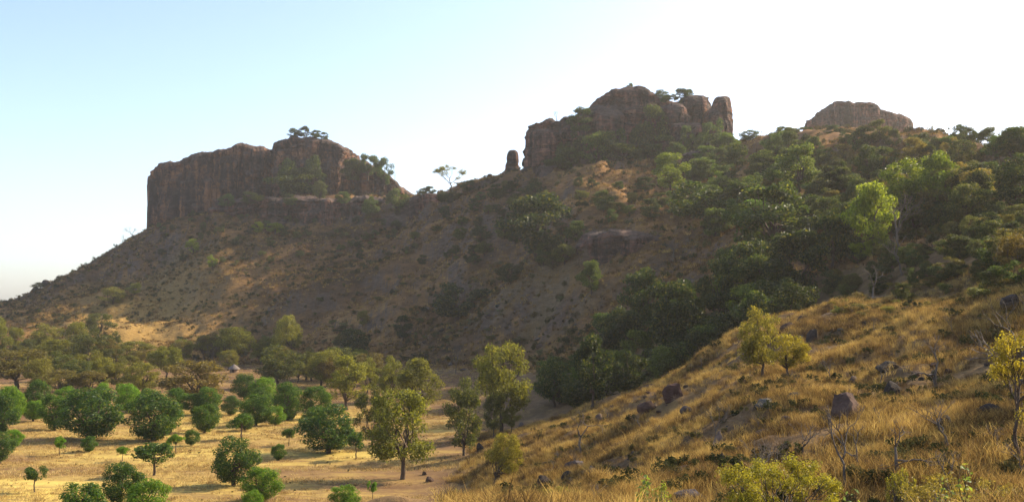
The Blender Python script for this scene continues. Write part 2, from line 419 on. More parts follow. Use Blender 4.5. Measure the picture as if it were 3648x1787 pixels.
# ------------------------------------------------------------------ cliffs and rock masses
def normals_of(Pg):
    du = np.gradient(Pg, axis=0); dv = np.gradient(Pg, axis=1)
    n = np.cross(du, dv); l = np.linalg.norm(n, axis=-1, keepdims=True)
    return n / np.maximum(l, 1e-9)
def rock_disp(Pg, N, amp=1.0, seed=0, col=1.0, strat=1.0):
    x, y, z = Pg[..., 0], Pg[..., 1], Pg[..., 2]
    side = np.clip(1 - np.abs(N[..., 2]) * 1.2, 0, 1)
    colm = fbm(x * 0.075, y * 0.075, z * 0.012, 3, seed) * 3.4 - np.maximum(0, 0.14 - np.abs(fbm(x * 0.06, y * 0.06, z * 0.01, 2, seed + 5))) * 26
    colm += fbm(x * 0.25, y * 0.25, z * 0.05, 3, seed + 9) * 1.1
    zz = z + fbm(x * 0.03, y * 0.03, 0, 2, seed + 3) * 3
    st = fbm(zz * 0.22, 0.3, 0.7, 2, seed + 7) * 1.1 + fbm(zz * 0.8, x * 0.02, y * 0.02, 2, seed + 8) * 0.6
    rough = fbm(x * 0.16, y * 0.16, z * 0.16, 5, seed + 11, 0.55) * 1.5
    blk = np.floor(fbm(x * 0.11, y * 0.11, z * 0.07, 2, seed + 13) * 3) * 0.55
    return amp * (side * (col * colm + strat * st + blk) + rough * 0.8)
def cliff_mesh(name, prof, T, n=420, seed=0, amp=1.0, embed=10, setback=0.06, col=1.0, strat=1.0, curve=2.6, topback=0.0):
    """prof: (image column, row of the top, row of the foot, depth)"""
    prof = np.array(prof, float)
    px = np.linspace(prof[0, 0], prof[-1, 0], n)
    yt, yb, dd = [np.interp(px, prof[:, 0], prof[:, k]) for k in (1, 2, 3)]
    u = np.linspace(-1, 1, n)
    e = np.maximum(1 - np.abs(u) ** curve, 0) ** (1 / curve); e = 0.03 + 0.97 * e
    zt = np.array([Zat(a, b, c) for a, b, c in zip(px, yt, dd)]); zb = np.array([Zat(a, b, c) for a, b, c in zip(px, yb, dd)]) - embed
    dc = dd + T / 2
    mw, mt, mb = 70, 26, 14
    rows = []
    for v in np.linspace(0, 1, mw):
        dep = dc - T / 2 * e * (1 - setback * v - 0.10 * max(0, (v - 0.93) / 0.07) ** 2)
        rows.append((dep, zb + (zt - zb) * (v if v < 0.93 else 0.93 + (v - 0.93) * 0.9)))
    f0 = 1 - setback - 0.10
    for s in np.linspace(0, 1, mt + 1)[1:]:
        a = math.cos(math.pi * s)
        rows.append((dc - T / 2 * e * f0 * a, zb + (zt - zb) * (0.993 + 0.007 * math.sin(math.pi * s)) - topback * s))
    for v in np.linspace(1, 0, mb + 1)[1:]:
        rows.append((dc + T / 2 * e * (1 - setback * v), zb + (zt - zb) * v * 0.99 - topback * v))
    Pg = np.zeros((n, len(rows), 3))
    for j, (dep, z) in enumerate(rows):
        Pg[:, j, 0] = tpx(px) * (dd + T / 2 * (1 - e)); Pg[:, j, 1] = dep; Pg[:, j, 2] = z
    N = normals_of(Pg)
    mid = Pg.mean(axis=1, keepdims=True)
    s = np.sign(((Pg - mid) * N).sum(-1).mean()) or 1
    N *= s
    N[..., 1] -= 0; h = rock_disp(Pg, N, amp, seed, col, strat)
    endf = np.clip((1 - np.abs(u)) / 0.02, 0.3, 1)[:, None]
    Pg = Pg + N * (h * endf)[..., None]
    Q = grid_quads(n, len(rows), False, True)
    m = len(rows)
    capL = Pg[0].mean(0); capR = Pg[-1].mean(0)
    V = np.concatenate([Pg.reshape(-1, 3), [capL, capR]])
    j = np.arange(m); base = (n - 1) * m
    tr = np.concatenate([np.stack([j, (j + 1) % m, np.full(m, n * m)], -1), np.stack([base + (j + 1) % m, base + j, np.full(m, n * m + 1)], -1)])
    return np_mesh(name, V, Q, tr)
def lump_mesh(name, c, r, seed=0, amp=1.0, e1=0.6, e2=0.7, nu=140, nv=90, col=0.6, strat=1.0, rz=0.0):
    """a rounded rock: superellipsoid with centre c, half sizes r"""
    th = np.linspace(-math.pi, math.pi, nu, endpoint=False)[:, None]; ph = np.linspace(-math.pi / 2, math.pi / 2, nv)[None, :]
    f = lambda a, e: np.sign(a) * np.abs(a) ** e
    X = f(np.cos(ph), e1) * f(np.cos(th), e2) * r[0]; Y = f(np.cos(ph), e1) * f(np.sin(th), e2) * r[1]; Z = f(np.sin(ph), e1) * r[2] + 0 * th
    ca, sa = math.cos(rz), math.sin(rz)
    Pg = np.stack([X * ca - Y * sa + c[0], X * sa + Y * ca + c[1], Z + c[2]], -1)
    N = Pg - np.array(c)[None, None]; N = N / np.array([r[0] ** 2, r[1] ** 2, r[2] ** 2]); N /= np.maximum(np.linalg.norm(N, axis=-1, keepdims=True), 1e-9)
    Pg = Pg + N * rock_disp(Pg, N, amp, seed, col, strat)[..., None]
    Pg[:, 0] = Pg[:, 0].mean(0); Pg[:, -1] = Pg[:, -1].mean(0)
    return np_mesh(name, Pg.reshape(-1, 3), grid_quads(nu, nv, True, False))
def px_lump(name, x0, x1, yt, yb, d, depth, parent, mat, embed=6, **kw):
    cx = (x0 + x1) / 2
    zt, zb = Zat(cx, yt, d), Zat(cx, yb, d) - embed
    return mesh_obj(name, lump_mesh(name, (tpx(cx) * d, d + depth, (zt + zb) / 2), ((x1 - x0) / 2 * mpp(d), depth, (zt - zb) / 2), **kw), mat, parent, parent is not None)

def build_cliffs():
    r = empty('sandstone_butte', world(900, 760, 720))
    tag(r, 'long flat topped reddish sandstone butte with sheer left end, at the left of the ridge', 'butte', 'rock buttes on the ridge')
    mesh_obj('rock_wall', cliff_mesh('rock_wall', [(519,606,835,712),(540,585,825,708),(570,568,815,704),(640,560,800,700),(662,541,795,699),(700,536,785,697),(760,527,775,695),(812,514,765,693),(835,505,760,692),(862,503,755,692),(888,516,750,692),(955,516,745,693),(985,498,735,694)], 70, 300, 2, 1.0), M_CLIFF, r, True)
    mesh_obj('rock_tower', cliff_mesh('rock_tower', [(950,520,745,688),(972,500,740,684),(990,486,735,681),(1030,478,730,678),(1100,482,725,675),(1160,490,722,673),(1195,503,720,672),(1215,517,718,674),(1255,528,715,680),(1275,545,712,688)], 80, 240, 14, 1.0), M_CLIFF, r, True)
    mesh_obj('rock_shoulder', cliff_mesh('rock_shoulder', [(1235,540,705,690),(1290,572,700,684),(1340,598,698,680),(1380,625,698,676),(1420,655,700,672),(1455,690,705,668)], 60, 160, 23, 0.9), M_CLIFF, r, True)
    mesh_obj('lower_cliff_band', cliff_mesh('lower_cliff_band', [(750,735,800,660),(790,712,815,652),(880,702,820,644),(1000,706,822,636),(1100,700,822,628),(1200,706,820,621),(1300,700,815,614),(1380,706,800,610),(1440,716,790,608)], 60, 340, 33, 1.1, topback=-3.0), M_CLIFF2, r, True)
    r = empty('sandstone_butte', world(2250, 580, 500))
    tag(r, 'tall domed dark sandstone butte with trees on its face, in the middle of the ridge', 'butte', 'rock buttes on the ridge')
    mesh_obj('rock_wall', cliff_mesh('rock_wall', [(1874,470,610,514),(1882,430,610,511),(1905,411,612,508),(1960,411,614,505),(1995,424,616,503),(2012,406,616,502),(2055,398,618,500),(2095,374,620,498),(2130,342,620,496),(2160,319,620,495),(2200,303,620,494),(2250,299,620,494),(2295,302,618,494),(2335,320,616,494),(2375,340,614,494),(2410,350,612,494),(2440,348,610,494),(2462,333,606,494),(2500,327,604,495),(2534,330,600,497),(2544,352,600,500),(2575,372,590,504)], 56, 420, 43, 0.9, embed=14, strat=1.3, col=0.7), M_CLIFF2, r, True)
    px_lump('rock_dome', 2085, 2262, 352, 640, 486, 24, r, M_CLIFF2, seed=57, e1=0.6, e2=0.7, strat=1.0, col=0.5, amp=0.8)
    px_lump('rock_block', 1900, 1985, 455, 640, 496, 14, r, M_CLIFF2, seed=59, e1=0.4, e2=0.65, strat=1.0, col=0.8, amp=0.7)
    px_lump('rock_block', 2366, 2462, 356, 560, 478, 14, r, M_CLIFF2, seed=61, e1=0.5, e2=0.7, amp=0.7)
    px_lump('rock_block', 2440, 2540, 330, 560, 484, 15, r, M_CLIFF2, seed=66, e1=0.42, e2=0.7, amp=0.7)
    px_lump('rock_block', 2400, 2530, 425, 570, 470, 14, r, M_CLIFF2, seed=68, e1=0.45, e2=0.7, amp=0.7)
    px_lump('rock_spire', 2528, 2630, 372, 560, 472, 11, r, M_CLIFF2, seed=71, e1=0.5, e2=0.75, amp=0.5)
    px_lump('rock_spire', 2546, 2626, 334, 480, 473, 8, r, M_CLIFF2, seed=73, e1=0.6, e2=0.8, amp=0.5, embed=0)
    px_lump('rock_foot', 1900, 2560, 540, 660, 478, 26, r, M_CLIFF2, seed=75, e1=0.7, e2=0.6, amp=1.0, embed=12, nu=260)
    r = empty('sandstone_butte', world(3090, 450, 620))
    tag(r, 'small pale far sandstone butte standing behind the right part of the ridge', 'butte', 'rock buttes on the ridge')
    mesh_obj('rock_wall', cliff_mesh('rock_wall', [(2922,420,475,628),(2945,392,470,624),(2980,380,468,622),(2990,358,468,621),(3040,352,468,620),(3058,362,468,620),(3078,354,468,620),(3118,354,468,620),(3145,364,468,621),(3160,382,468,622),(3205,398,470,625),(3240,406,472,627),(3264,412,475,630)], 50, 240, 81, 0.7, embed=16, curve=6.0), M_CLIFF2, r, True)
    o = empty('rock_pinnacle', world(1820, 620, 548))
    px_lump('rock_head', 1806, 1847, 532, 600, 548, 3.4, o, M_CLIFF2, seed=91, e1=0.8, e2=0.85, amp=0.22, nu=70, nv=50, embed=0)
    px_lump('rock_body', 1794, 1852, 560, 660, 548, 4.6, o, M_CLIFF2, seed=92, e1=0.8, e2=0.85, amp=0.28, nu=70, nv=50)
    px_lump('rock_base', 1775, 1866, 590, 680, 549, 7, o, M_CLIFF2, seed=94, e1=0.95, e2=0.85, amp=0.4, nu=70, nv=50)
    tag(o, 'lone leaning rock pinnacle on the skyline left of the domed butte', 'rock')
    o = px_lump('rock_pinnacle', 1733, 1756, 617, 665, 565, 2.4, None, M_CLIFF2, seed=93, e1=0.5, e2=0.8, amp=0.15, nu=60, nv=40, embed=4)
    tag(o, 'small stubby rock pinnacle on the skyline beside the airy tree', 'rock')
    def ledge(name, lab, prof, T, seed, amp, **kw):
        tag(mesh_obj(name, cliff_mesh(name, prof, T, 200, seed, amp, **kw), M_CLIFF2), lab, 'rock outcrop', 'rock ledges on the hillside')
    ledge('rock_ledge', 'dark layered rock ledge on the ridge below the small far butte', [(2900,470,560,412),(3000,458,580,404),(3120,456,590,398),(3220,458,590,390),(3290,470,585,382),(3335,500,570,376)], 40, 101, 0.8, strat=1.4)
    ledge('rock_ledge', 'smooth dark rock slab showing on the slope below the domed butte', [(2060,885,935,345),(2100,845,950,338),(2200,828,960,332),(2320,835,960,328),(2420,845,950,324),(2500,870,930,322)], 26, 105, 0.6, topback=-3)
    ledge('rock_ledge', 'layered dark rock step among the trees under the rock spire', [(2380,560,650,440),(2450,540,660,432),(2560,525,660,424),(2660,540,650,420)], 24, 109, 0.7, strat=1.3)
    ledge('rock_ledge', 'dark rock outcrop under the skyline saddle right of the long butte', [(1460,700,780,585),(1500,690,800,578),(1580,685,810,566),(1680,680,800,556),(1740,690,780,550)], 30, 113, 0.8)
    ledge('rock_ledge', 'overhanging dark rock bank at the right behind the yellow green tree', [(3340,640,730,225),(3420,600,740,214),(3540,600,740,205),(3660,620,740,198),(3760,640,740,194)], 16, 117, 0.5, embed=4)
build_cliffs()

# ------------------------------------------------------------------ tree and plant prototypes
def rand_dirs(n):
    v = RNG.normal(size=(n, 3)); return v / np.linalg.norm(v, axis=1, keepdims=True)
def leaves(points, normals, size, aspect=0.5, jitter=0.6, fold=0.18, drop=0.0):
    """four-corner folded leaves; returns verts, tris, rnd"""
    n = len(points)
    nn = normals + RNG.normal(size=(n, 3)) * jitter; nn /= np.maximum(np.linalg.norm(nn, axis=1, keepdims=True), 1e-6)
    t = rand_dirs(n); t[:, 2] -= drop
    t -= nn * (t * nn).sum(1, keepdims=True); t /= np.maximum(np.linalg.norm(t, axis=1, keepdims=True), 1e-6)
    b = np.cross(nn, t)
    s = (size * RNG.uniform(0.6, 1.35, n))[:, None]
    V = np.stack([points - t * s * 0.5, points + b * s * aspect * 0.5 + nn * s * fold, points + t * s * 0.5, points - b * s * aspect * 0.5 + nn * s * fold], 1)
    i = np.arange(n)[:, None] * 4
    T = np.concatenate([i + [0, 1, 2], i + [0, 2, 3]])
    return V.reshape(-1, 3), T, np.repeat(RNG.uniform(0, 1, n), 4)
def leaf_mesh(name, clumps, n, size, mat, shell=0.72, **kw):
    """clumps: (centre, radii) spread n leaves over their shells"""
    cs = np.array([c for c, r in clumps]); rs = np.array([np.broadcast_to(r, 3) for c, r in clumps])
    wgt = rs.prod(1) ** (2 / 3); wgt /= wgt.sum()
    k = RNG.choice(len(cs), n, p=wgt); d = rand_dirs(n)
    rad = shell + (1 - shell) * RNG.uniform(0, 1, n) ** 0.6
    rad *= RNG.choice([1, 1, 1, 1.12, 0.7], n)
    pts = cs[k] + rs[k] * d * rad[:, None]
    keep = pts[:, 2] > 0.01
    V, T, r = leaves(pts[keep], d[keep] + np.array([0, 0, 0.35]), size, **kw)
    me = np_mesh(name, V, None, T, smooth=False, attrs={'rnd': r}); me.materials.append(mat); return me
def tube(path, radii, sides=6):
    path = np.asarray(path, float); n = len(path)
    tan = np.gradient(path, axis=0); tan /= np.maximum(np.linalg.norm(tan, axis=1, keepdims=True), 1e-9)
    ref = np.where(np.abs(tan[:, 2:3]) > 0.9, [[1.0, 0, 0]], [[0, 0, 1.0]])
    a = np.cross(tan, ref); a /= np.linalg.norm(a, axis=1, keepdims=True); b = np.cross(tan, a)
    th = np.arange(sides) * 2 * math.pi / sides
    V = path[:, None] + np.asarray(radii)[:, None, None] * (a[:, None] * np.cos(th)[None, :, None] + b[:, None] * np.sin(th)[None, :, None])
    return V.reshape(-1, 3), grid_quads(n, sides, False, True)
class Acc:
    def __init__(s): s.v, s.q, s.c = [], [], 0
    def add(s, V, Q): s.v.append(V); s.q.append(np.asarray(Q) + s.c); s.c += len(V)
    def mesh(s, name, mat):
        me = np_mesh(name, np.concatenate(s.v), np.concatenate(s.q)); me.materials.append(mat); return me
def bend_path(a, b, n=6, wob=0.05, sag=0.0):
    a, b = np.array(a, float), np.array(b, float); t = np.linspace(0, 1, n)[:, None]
    p = a + (b - a) * t; L = np.linalg.norm(b - a)
    off = RNG.normal(size=(n, 3)) * wob * L * np.sin(math.pi * t); p += off; p[:, 2] += (np.sin(math.pi * t) * sag * L)[:, 0]
    return p
def limbs_mesh(name, clumps, fork, r0, mat, base=(0, 0, -0.03), count=9, sides=6):
    A = Acc()
    A.add(*tube(bend_path(base, fork, 6, 0.03), np.linspace(r0 * 1.25, r0 * 0.8, 6), 8))
    idx = RNG.permutation(len(clumps))[:count]
    for i in idx:
        c = np.array(clumps[i][0]); f = np.array(fork) * np.array([1, 1, RNG.uniform(0.8, 1.0)])
        A.add(*tube(bend_path(f, c, 6, 0.07, 0.05), np.linspace(r0 * 0.55, r0 * 0.10, 6), 5))
    return A.mesh(name, mat)

# every prototype is about one unit high and one unit wide; copies are scaled to size
def proto_mango():
    cl = []; sd = RNG.uniform(0, 99)
    for i in range(58):
        d = rand_dirs(1)[0]; d[2] = d[2] * 0.9 + 0.08
        rr = RNG.uniform(0.33, 0.45) * (1.0 if d[2] > -0.5 else 0.8) * (0.88 + 0.2 * vnoise(d[0] * 1.2 + sd, d[1] * 1.2, d[2] * 1.2))
        cl.append(((d[0] * rr, d[1] * rr, 0.465 + d[2] * 0.43), RNG.uniform(0.07, 0.15) * np.array([1, 1, 0.8])))
    cl.append(((0, 0, 0.46), (0.34, 0.34, 0.40)))
    return leaf_mesh('mango_crown', cl, 8000, 0.042, M_LEAF, 0.82, aspect=0.5, jitter=0.32, drop=0.5), limbs_mesh('mango_trunk', cl[:-1], (0.0, 0.0, 0.25), 0.035, M_BARK)
def proto_small_mango():
    cl = []; sd = RNG.uniform(0, 99)
    for i in range(34):
        d = rand_dirs(1)[0]; rr = RNG.uniform(0.16, 0.44) * (0.85 + 0.35 * vnoise(d[0] * 1.3 + sd, d[1] * 1.3, d[2] * 1.3))
        cl.append(((d[0] * rr, d[1] * rr, 0.64 + d[2] * 0.62 * rr), RNG.uniform(0.08, 0.14) * np.array([1, 1, 0.7])))
    return leaf_mesh('young_mango_crown', cl, 2600, 0.06, M_LEAF, 0.7, aspect=0.5, drop=0.4), limbs_mesh('young_mango_trunk', cl, (0.01, 0.0, 0.45), 0.022, M_BARK)
def proto_savanna(kind):
    cl = []
    n = (34, 40, 30, 42, 36)[kind]; zlo = (0.24, 0.16, 0.32, 0.20, 0.27)[kind]
    for i in range(n):
        t = RNG.uniform(0, 1); z = zlo + (0.93 - zlo) * t
        env = (0.42, 0.40, 0.46, 0.36, 0.44)[kind] * math.sqrt(max(0.05, 1 - (2 * t - 0.9) ** 2 * 0.8))
        a = RNG.uniform(0, 2 * math.pi); q = env * math.sqrt(RNG.uniform(0.1, 1))
        cl.append(((q * math.cos(a), q * math.sin(a), z), RNG.uniform(0.085, 0.16) * np.array([1, 1, 0.72])))
    fork = (RNG.uniform(-0.04, 0.04), RNG.uniform(-0.04, 0.04), zlo * 0.8)
    return leaf_mesh('savanna_crown', cl, 7600, 0.033, M_LEAF, 0.4, aspect=0.6, jitter=0.9), limbs_mesh('savanna_trunk', cl, fork, 0.026, M_BARK, count=14)
def proto_hilltree(kind):
    cl = []
    n = (36, 30, 40, 33)[kind]
    for i in range(n):
        d = rand_dirs(1)[0]; d[2] = d[2] * 0.95; rr = RNG.uniform(0.2, 0.42)
        cl.append(((d[0] * rr, d[1] * rr, 0.52 + d[2] * 0.42 * RNG.uniform(0.8, 1.05)), RNG.uniform(0.08, 0.17) * np.array([1, 1, 0.66])))
    return leaf_mesh('hill_crown', cl, 5600, 0.042, M_LEAF, 0.45, aspect=0.6, jitter=0.8), limbs_mesh('hill_trunk', cl, (0.02, 0.0, 0.22), 0.028, M_BARK, count=12)
def proto_shrub(kind):
    cl = []
    for i in range((9, 12, 8, 10)[kind]):
        a = RNG.uniform(0, 2 * math.pi); q = 0.34 * math.sqrt(RNG.uniform(0, 1))
        cl.append(((q * math.cos(a), q * math.sin(a), RNG.uniform(0.25, 0.8)), RNG.uniform(0.13, 0.22)))
    return leaf_mesh('shrub_crown', cl, 1100, 0.075, M_LEAF, 0.3, aspect=0.55, jitter=0.9), limbs_mesh('shrub_stems', cl, (0, 0, 0.1), 0.025, M_BARK, count=6)
def grow(A, p, d, L, r, depth, tips, spread=0.6, up=0.12, split=(2, 3), sides=4):
    q = p + d * L
    A.add(*tube(bend_path(p, q, 4, 0.05), np.linspace(r, r * 0.66, 4), sides))
    if depth == 0:
        tips.append(q); return
    for i in range(RNG.integers(split[0], split[1] + 1)):
        nd = d + RNG.normal(size=3) * spread * 0.75; nd[2] += up; nd /= np.linalg.norm(nd)
        grow(A, q, nd, L * RNG.uniform(0.62, 0.85), r * 0.62, depth - 1, tips, spread, up, split, max(3, sides - 1))
def proto_bare(kind, mat=None):
    A = Acc(); tips = []
    grow(A, np.zeros(3) - [0, 0, 0.03], np.array([(0.05, 0.2, -0.1, 0)[kind], 0.05, 1.0]), (0.42, 0.26, 0.2, 0.3)[kind], (0.026, 0.024, 0.020, 0.022)[kind], (4, 5, 5, 5)[kind], tips, (0.65, 0.6, 0.7, 0.55)[kind], 0.10, (2, 3), 6)
    V = np.concatenate(A.v); top = V[:, 2].max(); A.v = [v / top for v in A.v]
    return A.mesh('bare_branches', mat or M_GREY), [t / top for t in tips]
def proto_airy(kind):
    me, tips = proto_bare(kind, M_BARK)
    pts = np.array(tips)
    cl = [(p, RNG.uniform(0.035, 0.085)) for p in pts]
    return leaf_mesh('airy_crown', cl, 3600, 0.024, M_LEAF, 0.1, aspect=0.6, jitter=1.0), me
MANGO = [proto_mango() for _ in range(7)]
YMANGO = [proto_small_mango() for _ in range(5)]
SAV = [proto_savanna(k % 5) for k in range(10)]
HILL = [proto_hilltree(k % 4) for k in range(8)]
SHRUB = [proto_shrub(k % 4) for k in range(8)]
BARE = [proto_bare(k)[0] for k in (0, 1, 2, 3)]
AIRY = [proto_airy(k) for k in (1, 2, 3)]

def plant(name, proto, loc, width, height, rz, color, label, cat, group=None, lean=None):
    """a tree or shrub: an Empty at its foot with a crown and a trunk"""
    r = empty(name, loc, rz, (width * random.uniform(0.9, 1.1), width * random.uniform(0.9, 1.1), height))
    if lean: r.rotation_mode = 'ZYX'; r.rotation_euler = (lean[0], lean[1], rz)
    crown = mesh_obj('crown' if 'shrub' not in name else 'foliage', proto[0], None, r)
    crown.color = (*color, 1)
    mesh_obj('trunk' if 'shrub' not in name else 'stems', proto[1], None, r)
    return tag(r, label, cat, group)
def bare(name, proto, loc, width, height, rz, label, cat, group=None, lean=None):
    r = empty(name, loc, rz, (width, width, height))
    if lean: r.rotation_mode = 'ZYX'; r.rotation_euler = (lean[0], lean[1], rz)
    mesh_obj('branches', proto, None, r)
    return tag(r, label, cat, group)
def vary(c, a=0.12):
    f = random.uniform(1 - a, 1 + a)
    return tuple(max(0.005, v * f * random.uniform(1 - a * 0.5, 1 + a * 0.5)) for v in c)
def at_px(px, py, dmin=9.0, d=None, sink=0.0):
    if d is None: d = hit(px, py, dmin)
    if d is None: return None
    return Vector((tpx(px) * d, d, float(terr(px, d)[0]) - sink))

MG = (0.052, 0.118, 0.015); MDK = (0.042, 0.092, 0.020); MBR = (0.10, 0.205, 0.016)
# orchard: crown left, right, top row, foot row, colour, words
MANGOES = [
 (0,109,1367,1510,MBR,'bright green round mango tree at the left edge above a darker one'),
 (98,188,1358,1468,MG,'dome shaped mango tree second from the left edge of the orchard'),
 (-40,70,1405,1548,MDK,'dark mango tree cut off by the left edge, upper of two'),
 (-40,70,1541,1650,MDK,'dark mango tree cut off by the left edge, lower of two'),
 (147,261,1405,1532,MG,'mango tree touching the left side of the widest mango tree'),
 (212,452,1390,1567,MDK,'widest dark mango tree at the left of the orchard'),
 (348,405,1367,1452,MBR,'small bright mango tree peeping above the widest mango tree'),
 (414,514,1361,1472,MBR,'rounded bright topped mango tree behind the two widest mango trees'),
 (452,660,1405,1570,MDK,'second widest dark mango tree, just right of the widest one'),
 (593,680,1383,1474,MG,'round mango tree behind the right shoulder of the second widest one'),
 (700,797,1380,1474,MG,'round mango tree behind the single clipped round one in the middle'),
 (689,787,1437,1537,MG,'neat round mango tree standing free in the middle of the orchard'),
 (830,920,1334,1422,MDK,'dark mango tree just below the thatched hut'),
 (898,996,1348,1442,MBR,'bright domed mango tree right of the dark one below the hut'),
 (857,980,1397,1512,MG,'large mango tree with bright top above the small trunked one'),
 (974,1083,1367,1497,MG,'tall domed mango tree right of the bright group of three'),
 (797,866,1410,1478,MDK,'low dark mango tree squeezed left of the large bright topped one'),
 (751,933,1568,1735,MDK,'big uneven dark mango tree in the lower middle of the field'),
 (868,1013,1671,1792,MBR,'bright green mango tree in front of the big uneven dark one'),
 (868,953,1756,1852,MBR,'bright mango top cut by the bottom edge under the bright one'),
 (359,523,1661,1802,MDK,'dark mango tree at the bottom edge, middle of a group of three'),
 (229,392,1720,1862,MG,'mango tree at the bottom edge, leftmost of a group of three'),
 (468,615,1718,1862,MBR,'yellow green mango tree at the bottom edge, rightmost of a group of three'),
 (1080,1180,1378,1492,MG,'domed mango tree above the large dark one at the orchard edge'),
 (1080,1270,1448,1617,MDK,'large dark mango tree at the right edge of the orchard'),
 (1183,1287,1734,1815,MBR,'bright mango tree cut by the bottom edge near the grassy slope'),
]
for i, (x0, x1, yt, yb, c, lab) in enumerate(MANGOES):
    p = at_px((x0 + x1) / 2, yb, d=22.0 * F / (yb - 1100) if yb > 1500 else None)
    m = mpp(p.y)
    plant('mango_tree', MANGO[i % 7], p, (x1 - x0) * m * 1.14, (yb - yt) * m * 1.08, random.uniform(0, 6.28), vary(c, 0.08), lab, 'mango tree', 'mango trees in the orchard')
YOUNG = [
 (822,912,1470,1568,MG,'small mango tree with a clear trunk below the bright topped large one'),
 (1012,1060,1525,1593,MDK,'little round mango tree with thin trunk left of the large dark one'),
 (485,634,1568,1693,MDK,'spreading mango tree with open trunk in the lower field'),
 (100,180,1666,1764,MDK,'small round tree on a tall thin trunk at lower left'),
 (199,250,1552,1622,MBR,'tiny bright green sapling below the widest mango tree'),
 (607,664,1544,1614,MBR,'tiny bright sapling right of the second widest mango tree'),
 (427,470,1584,1642,MBR,'tiniest bright sapling in the lower left field'),
 (1232,1311,1535,1640,MDK,'small dark tree with thin trunk right of the large dark mango'),
 (1311,1352,1712,1786,MBR,'bright sapling on a thin stem near the bottom of the field'),
]
for i, (x0, x1, yt, yb, c, lab) in enumerate(YOUNG):
    p = at_px((x0 + x1) / 2, yb, d=22.0 * F / (yb - 1100)); m = mpp(p.y)
    plant('young_mango_tree', YMANGO[i % 5], p, (x1 - x0) * m * 1.15, (yb - yt) * m * 1.05, random.uniform(0, 6.28), vary(c, 0.08), lab, 'mango tree', 'young mango trees in the field')
OL = (0.135, 0.142, 0.028); OD = (0.066, 0.080, 0.024); OY = (0.155, 0.165, 0.032); OB = (0.125, 0.105, 0.036); OG = (0.10, 0.095, 0.062)
SAVANNA = [
 (122,228,1165,1270,OL,'olive tree at far left standing behind another olive tree'),(136,258,1222,1320,OL,'olive tree with broad crown at far left beside the dark trunked tree'),
 (261,386,1190,1320,OD,'dark round headed tree with visible trunk at the foot of the hill, left'),(234,327,1160,1292,OL,'olive tree half hidden behind the dark round headed tree'),
 (308,395,1122,1205,OD,'dark open tree standing highest on the sunlit grassy foot of the hill'),(376,435,1192,1285,OD,'slim dark tree right of the dark round headed tree'),
 (425,544,1222,1296,OL,'low wide olive tree at the edge of the hill shadow'),(-30,174,1252,1384,OB,'broad brownish tree at the left edge of the plain'),
 (-60,35,1144,1292,OL,'tall olive tree cut by the left edge, at the hill foot'),(33,90,1171,1242,OL,'small olive tree near the left edge below the slope'),
 (174,285,1318,1412,OB,'brownish thin leaved tree behind the orchard, left of a similar one'),(278,375,1326,1412,OB,'brownish thin leaved tree behind the orchard, right of a similar one'),
 (376,468,1296,1386,OL,'olive tree behind the bright topped mango trees at left'),(457,570,1296,1397,OL,'wide olive tree left of the big brownish olive tree'),
 (550,648,1244,1352,OL,'olive tree just above the left end of the big brownish olive tree'),(620,690,1214,1292,OL,'olive tree at the hill foot left of the grey tree'),
 (588,816,1296,1442,OB,'biggest brownish olive tree in the middle behind the orchard'),(768,898,1176,1298,OL,'tall green tree with forked crown above the thatched hut'),
 (893,969,1225,1298,OY,'yellowish tree right of the forked tree at the hill foot'),(925,1067,1241,1376,OD,'broad dark olive tree below the tall narrow one'),
 (982,1067,1138,1302,OY,'tall narrow sunlit tree rising against the shaded hillside'),(1034,1097,1296,1362,OL,'small olive tree right of the broad dark olive tree'),
 (1099,1194,1263,1376,OY,'yellow olive tree with visible stem right of the domed mango trees'),(1167,1314,1280,1452,OY,'large yellow olive tree behind the large dark mango'),
 (1276,1346,1290,1402,OY,'narrow yellow olive tree behind the large yellow olive one'),(1346,1444,1288,1432,OL,'olive tree joined to the left of the dense spreading one'),
 (1412,1580,1299,1482,OL,'dense spreading olive green tree above the front tall tree'),(1276,1379,1405,1592,OD,'dark thin crowned tree on a tall bare trunk'),
 (1335,1542,1421,1708,OL,'tall full tree with clear trunk in front, at the edge of the field'),(1706,1874,1247,1545,OL,'tallest tree of the plain at the foot of the golden slope'),
 (1591,1716,1380,1622,OD,'leaning dark green tree left of the tallest tree'),(1727,1793,1416,1562,OD,'small tree with orange lit stem under the tallest tree'),
 (1793,1850,1454,1545,OL,'low olive bush shaped tree right of the tallest tree trunk'),
]
for i, (x0, x1, yt, yb, c, lab) in enumerate(SAVANNA):
    d = 22.0 * F / (yb - 1100) if yb > 1380 and x1 < 1600 else None
    p = at_px((x0 + x1) / 2, yb, d=d, dmin=110); m = mpp(p.y)
    plant('savanna_tree', SAV[(i * 3 + i // 5) % 10], p, (x1 - x0) * m * 1.34, (yb - yt) * m * 1.12, random.uniform(0, 6.28), vary(c, 0.08), lab, 'tree', 'olive trees between orchard and hill')
p = at_px(762, 1300); m = mpp(p.y)
r = bare('bare_tree', BARE[3], p, 108 * m, 80 * m, 0.4, 'grey leafless bushy tree left of the forked green tree', 'bare tree')

